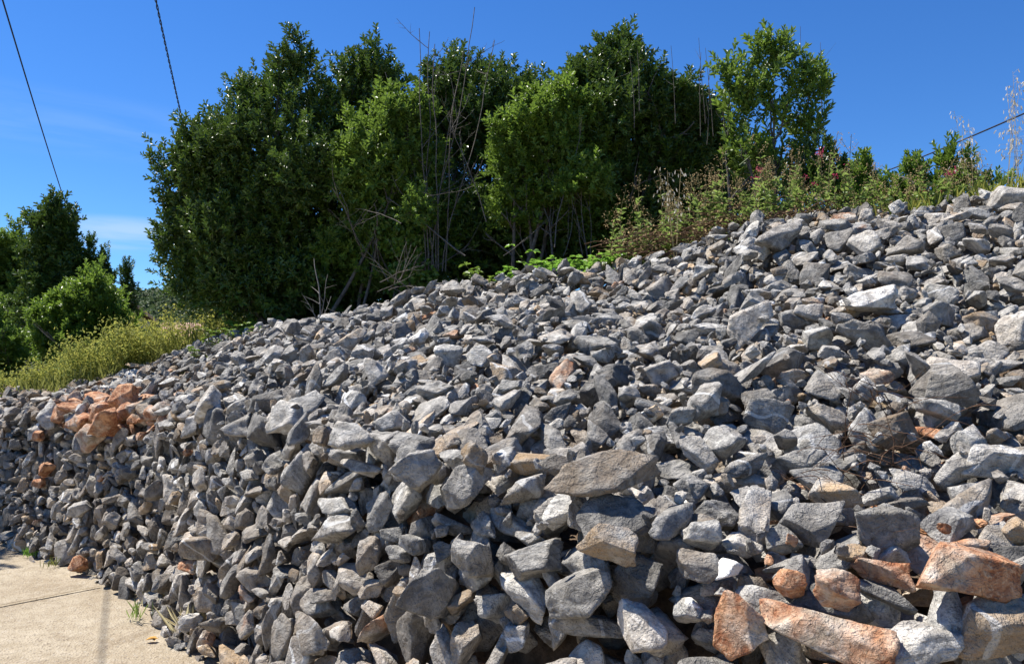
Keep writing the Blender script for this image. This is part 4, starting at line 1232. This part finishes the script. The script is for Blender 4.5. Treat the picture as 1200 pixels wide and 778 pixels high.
# ------------------------------------------------------------------ cables
def cable(pts, r, label, twist=False):
    A, B = at(*pts[0]), at(*pts[1]); n = 60
    A, B = A + (A - B) * .35, B + (B - A) * .25
    t = np.linspace(0, 1, n)[:, None]; L = np.linalg.norm(B - A)
    P = A + (B - A) * t - np.array([0, 0, 1]) * (0.006 * L) * 4 * t * (1 - t)
    paths = [(P, np.full(n, r))]
    if twist:
        n = 900; t = np.linspace(0, 1, n)[:, None]; P = A + (B - A) * t - np.array([0, 0, 1]) * (0.006 * L) * 4 * t * (1 - t)
        T = unit(B - A); X_ = unit(np.cross(T, [0, 0, 1])); Y_ = np.cross(T, X_); ph = t * L / .36 * 2 * PI
        paths = [(P + (np.cos(ph + s_) * X_ + np.sin(ph + s_) * Y_) * r * .9, np.full(n, r * .75)) for s_ in (0, PI)]
    V, Fq = tubes(paths, 6); tag(mesh('overhead_cable', V, Fq, M_CABLE, smooth=True, loc=(A + B) / 2), label, 'cable')


cable([(5, 0, 9.0), (79, 243, 18.0)], .010, 'thin overhead cable running down to the tall narrow tree')
cable([(183, 0, 9.0), (216, 150, 13.0)], .009, 'twisted overhead cable running down behind the tallest dark bush', True)
g1, g2 = ground_at(127, 680), ground_at(118, 778)
dv = unit(g1 - g2); P = [g1 + SUN * (5.0 / SUN[2]) + dv * t for t in np.linspace(-9, 5.0, 40)]
V, Fq = tubes([(np.array(P), np.full(40, .008))], 6)
tag(mesh('overhead_cable', V, Fq, M_CABLE, smooth=True, loc=P[20]), 'overhead cable outside the view whose thin shadow crosses the road', 'cable')
cable([(1200, 130, 9.0), (1020, 206, 14.0)], .010, 'overhead cable sloping behind the laurels on the ridge')

# ------------------------------------------------------------------ house in the trees, wooded hill
M_TILE = noisy_material('roof_tile', (.36, .22, .15), (.52, .36, .26), 6, .9, .3, .02)
M_PLASTER = noisy_material('plaster', (.45, .38, .28), (.55, .48, .37), 3, .9, .2, .02)
M_VERGE = noisy_material('pale_board', (.58, .48, .34), (.70, .60, .44), 5, .85, .2, .02)
D0 = 31.0
hb = at(150, 430, D0); hb[2] = 0
root = thing('house', hb, 'house with a tiled roof half hidden beyond the yellow weeds', 'house')
A = at(120, 327, D0); B = at(184, 380, D0)            # verge slopes down to the right
sl = (B[2] - A[2]) / (B[0] - A[0]); apex = A + (A - B) * .2; lft = apex.copy(); lft[0] -= (B[0] - apex[0]); lft[2] = B[2]


def prism(name, prof, y0, y1, mat, root):
    n = len(prof); V = [(x, y0, z) for x, z in prof] + [(x, y1, z) for x, z in prof]
    o = mesh(name, V, [np.array([[k, (k + 1) % n, n + (k + 1) % n, n + k] for k in range(n)]), np.array([list(range(n))[::-1], list(range(n, 2 * n))])], mat, root)
    return o


ax, az, bx, bz, lx = apex[0], apex[2], B[0], B[2], lft[0]
prism('wall', [(lx + .3, -.2), (bx - .3, -.2), (bx - .3, bz + .05), (ax, az - .18), (lx + .3, bz + .05)], D0 + .25, D0 + 8, M_PLASTER, root)
roof = prism('roof', [(lx, bz), (ax, az), (bx, bz), (bx, bz + .12), (ax, az + .14), (lx, bz + .12)], D0, D0 + 8.3, M_TILE, root)
prism('verge_board', [(lx, bz - .16), (ax, az - .20), (bx, bz - .16), (bx, bz + .1), (ax, az + .1), (lx, bz + .1)], D0 - .06, D0 - .003, M_VERGE, roof)
root.rotation_euler[2] = math.atan2(-hb[0], hb[1])
# low tiled lean-to facing the road
pa, pb = at(184, 378, D0 + .4), at(240, 379, D0 + .4)
V, Fq, nb = [], [], 0
NT = 26
for k in range(NT):
    x0 = pa[0] + (pb[0] - pa[0]) * k / NT; wdt = (pb[0] - pa[0]) / NT
    for s_ in range(7):
        f = s_ / 6; V += [(x0 + wdt * f, D0 + .4, pa[2] + .06 * math.sin(PI * f)), (x0 + wdt * f, D0 - 2.2, pa[2] - 1.5 + .06 * math.sin(PI * f))]
    Fq += [[nb + 2 * s_, nb + 2 * s_ + 1, nb + 2 * s_ + 3, nb + 2 * s_ + 2] for s_ in range(6)]; nb += 14
mesh('lean_to_roof', V, np.array(Fq), M_TILE, root)
prism('lean_to_wall', [(pa[0] + .1, -.2), (pb[0] - .1, -.2), (pb[0] - .1, pa[2] - 1.2), (pa[0] + .1, pa[2] - 1.2)], D0 - 1.7, D0 + .2, M_PLASTER, root)

# the wooded hill
hx = np.linspace(-260, 260, 90); hy = np.linspace(60, 330, 40)
def hill_z(x, y):
    rise = np.clip((y - 62) / 105, 0, 1); rise = rise * rise * (3 - 2 * rise)
    pk = 18.5 + 3.5 * math.sin(x * .021 + 1.0) + 2.2 * mnoise.noise(Vector((x * .03, y * .02, 0)))
    if x > -70: pk *= max(.45, 1 - (x + 70) / 110)
    return -0.1 + pk * rise
HV = np.array([[(x, y, hill_z(x, y)) for y in hy] for x in hx])
ni, nj = HV.shape[:2]; I, J = np.meshgrid(np.arange(ni - 1), np.arange(nj - 1), indexing='ij')
structure(mesh('hill', HV.reshape(-1, 3), np.stack([I * nj + J, (I + 1) * nj + J, (I + 1) * nj + J + 1, I * nj + J + 1], 2).reshape(-1, 4), noisy_material('scrub_soil', (.06, .07, .03), (.13, .12, .06), .2), smooth=True))
CP_, CA_, CS_ = [], [], []
for _ in range(5200):
    y = R.uniform(66, 178); x = R.uniform(-1.1, .35) * y * .75; z = hill_z(x, y); s_ = R.uniform(.7, 1.7)
    if -.56 < x / y < -.36 or R.random() < .6:
        n = 46
        d_ = unit(R.normal(size=(n, 3))); d_[:, 2] = np.abs(d_[:, 2]) * 1.25
        CP_.append(np.array([x, y, z]) + d_ * s_ * R.uniform(.6, 1, (n, 1)) * [1, 1, 1.0]); CA_.append(d_); CS_.append(np.full(n, s_ * .42) * R.uniform(.6, 1.2, n))
CP_, CA_, CS_ = np.concatenate(CP_), np.concatenate(CA_), np.concatenate(CS_)
V, Fq = leaf_quads(CP_, np.cross(CA_, R.normal(size=CA_.shape)), CA_ + R.normal(0, .3, CA_.shape), CS_, CS_ * .8)
mesh('woodland', V, Fq, M_FAR)['kind'] = 'stuff'
print('all built', round(time.time() - T0, 1))
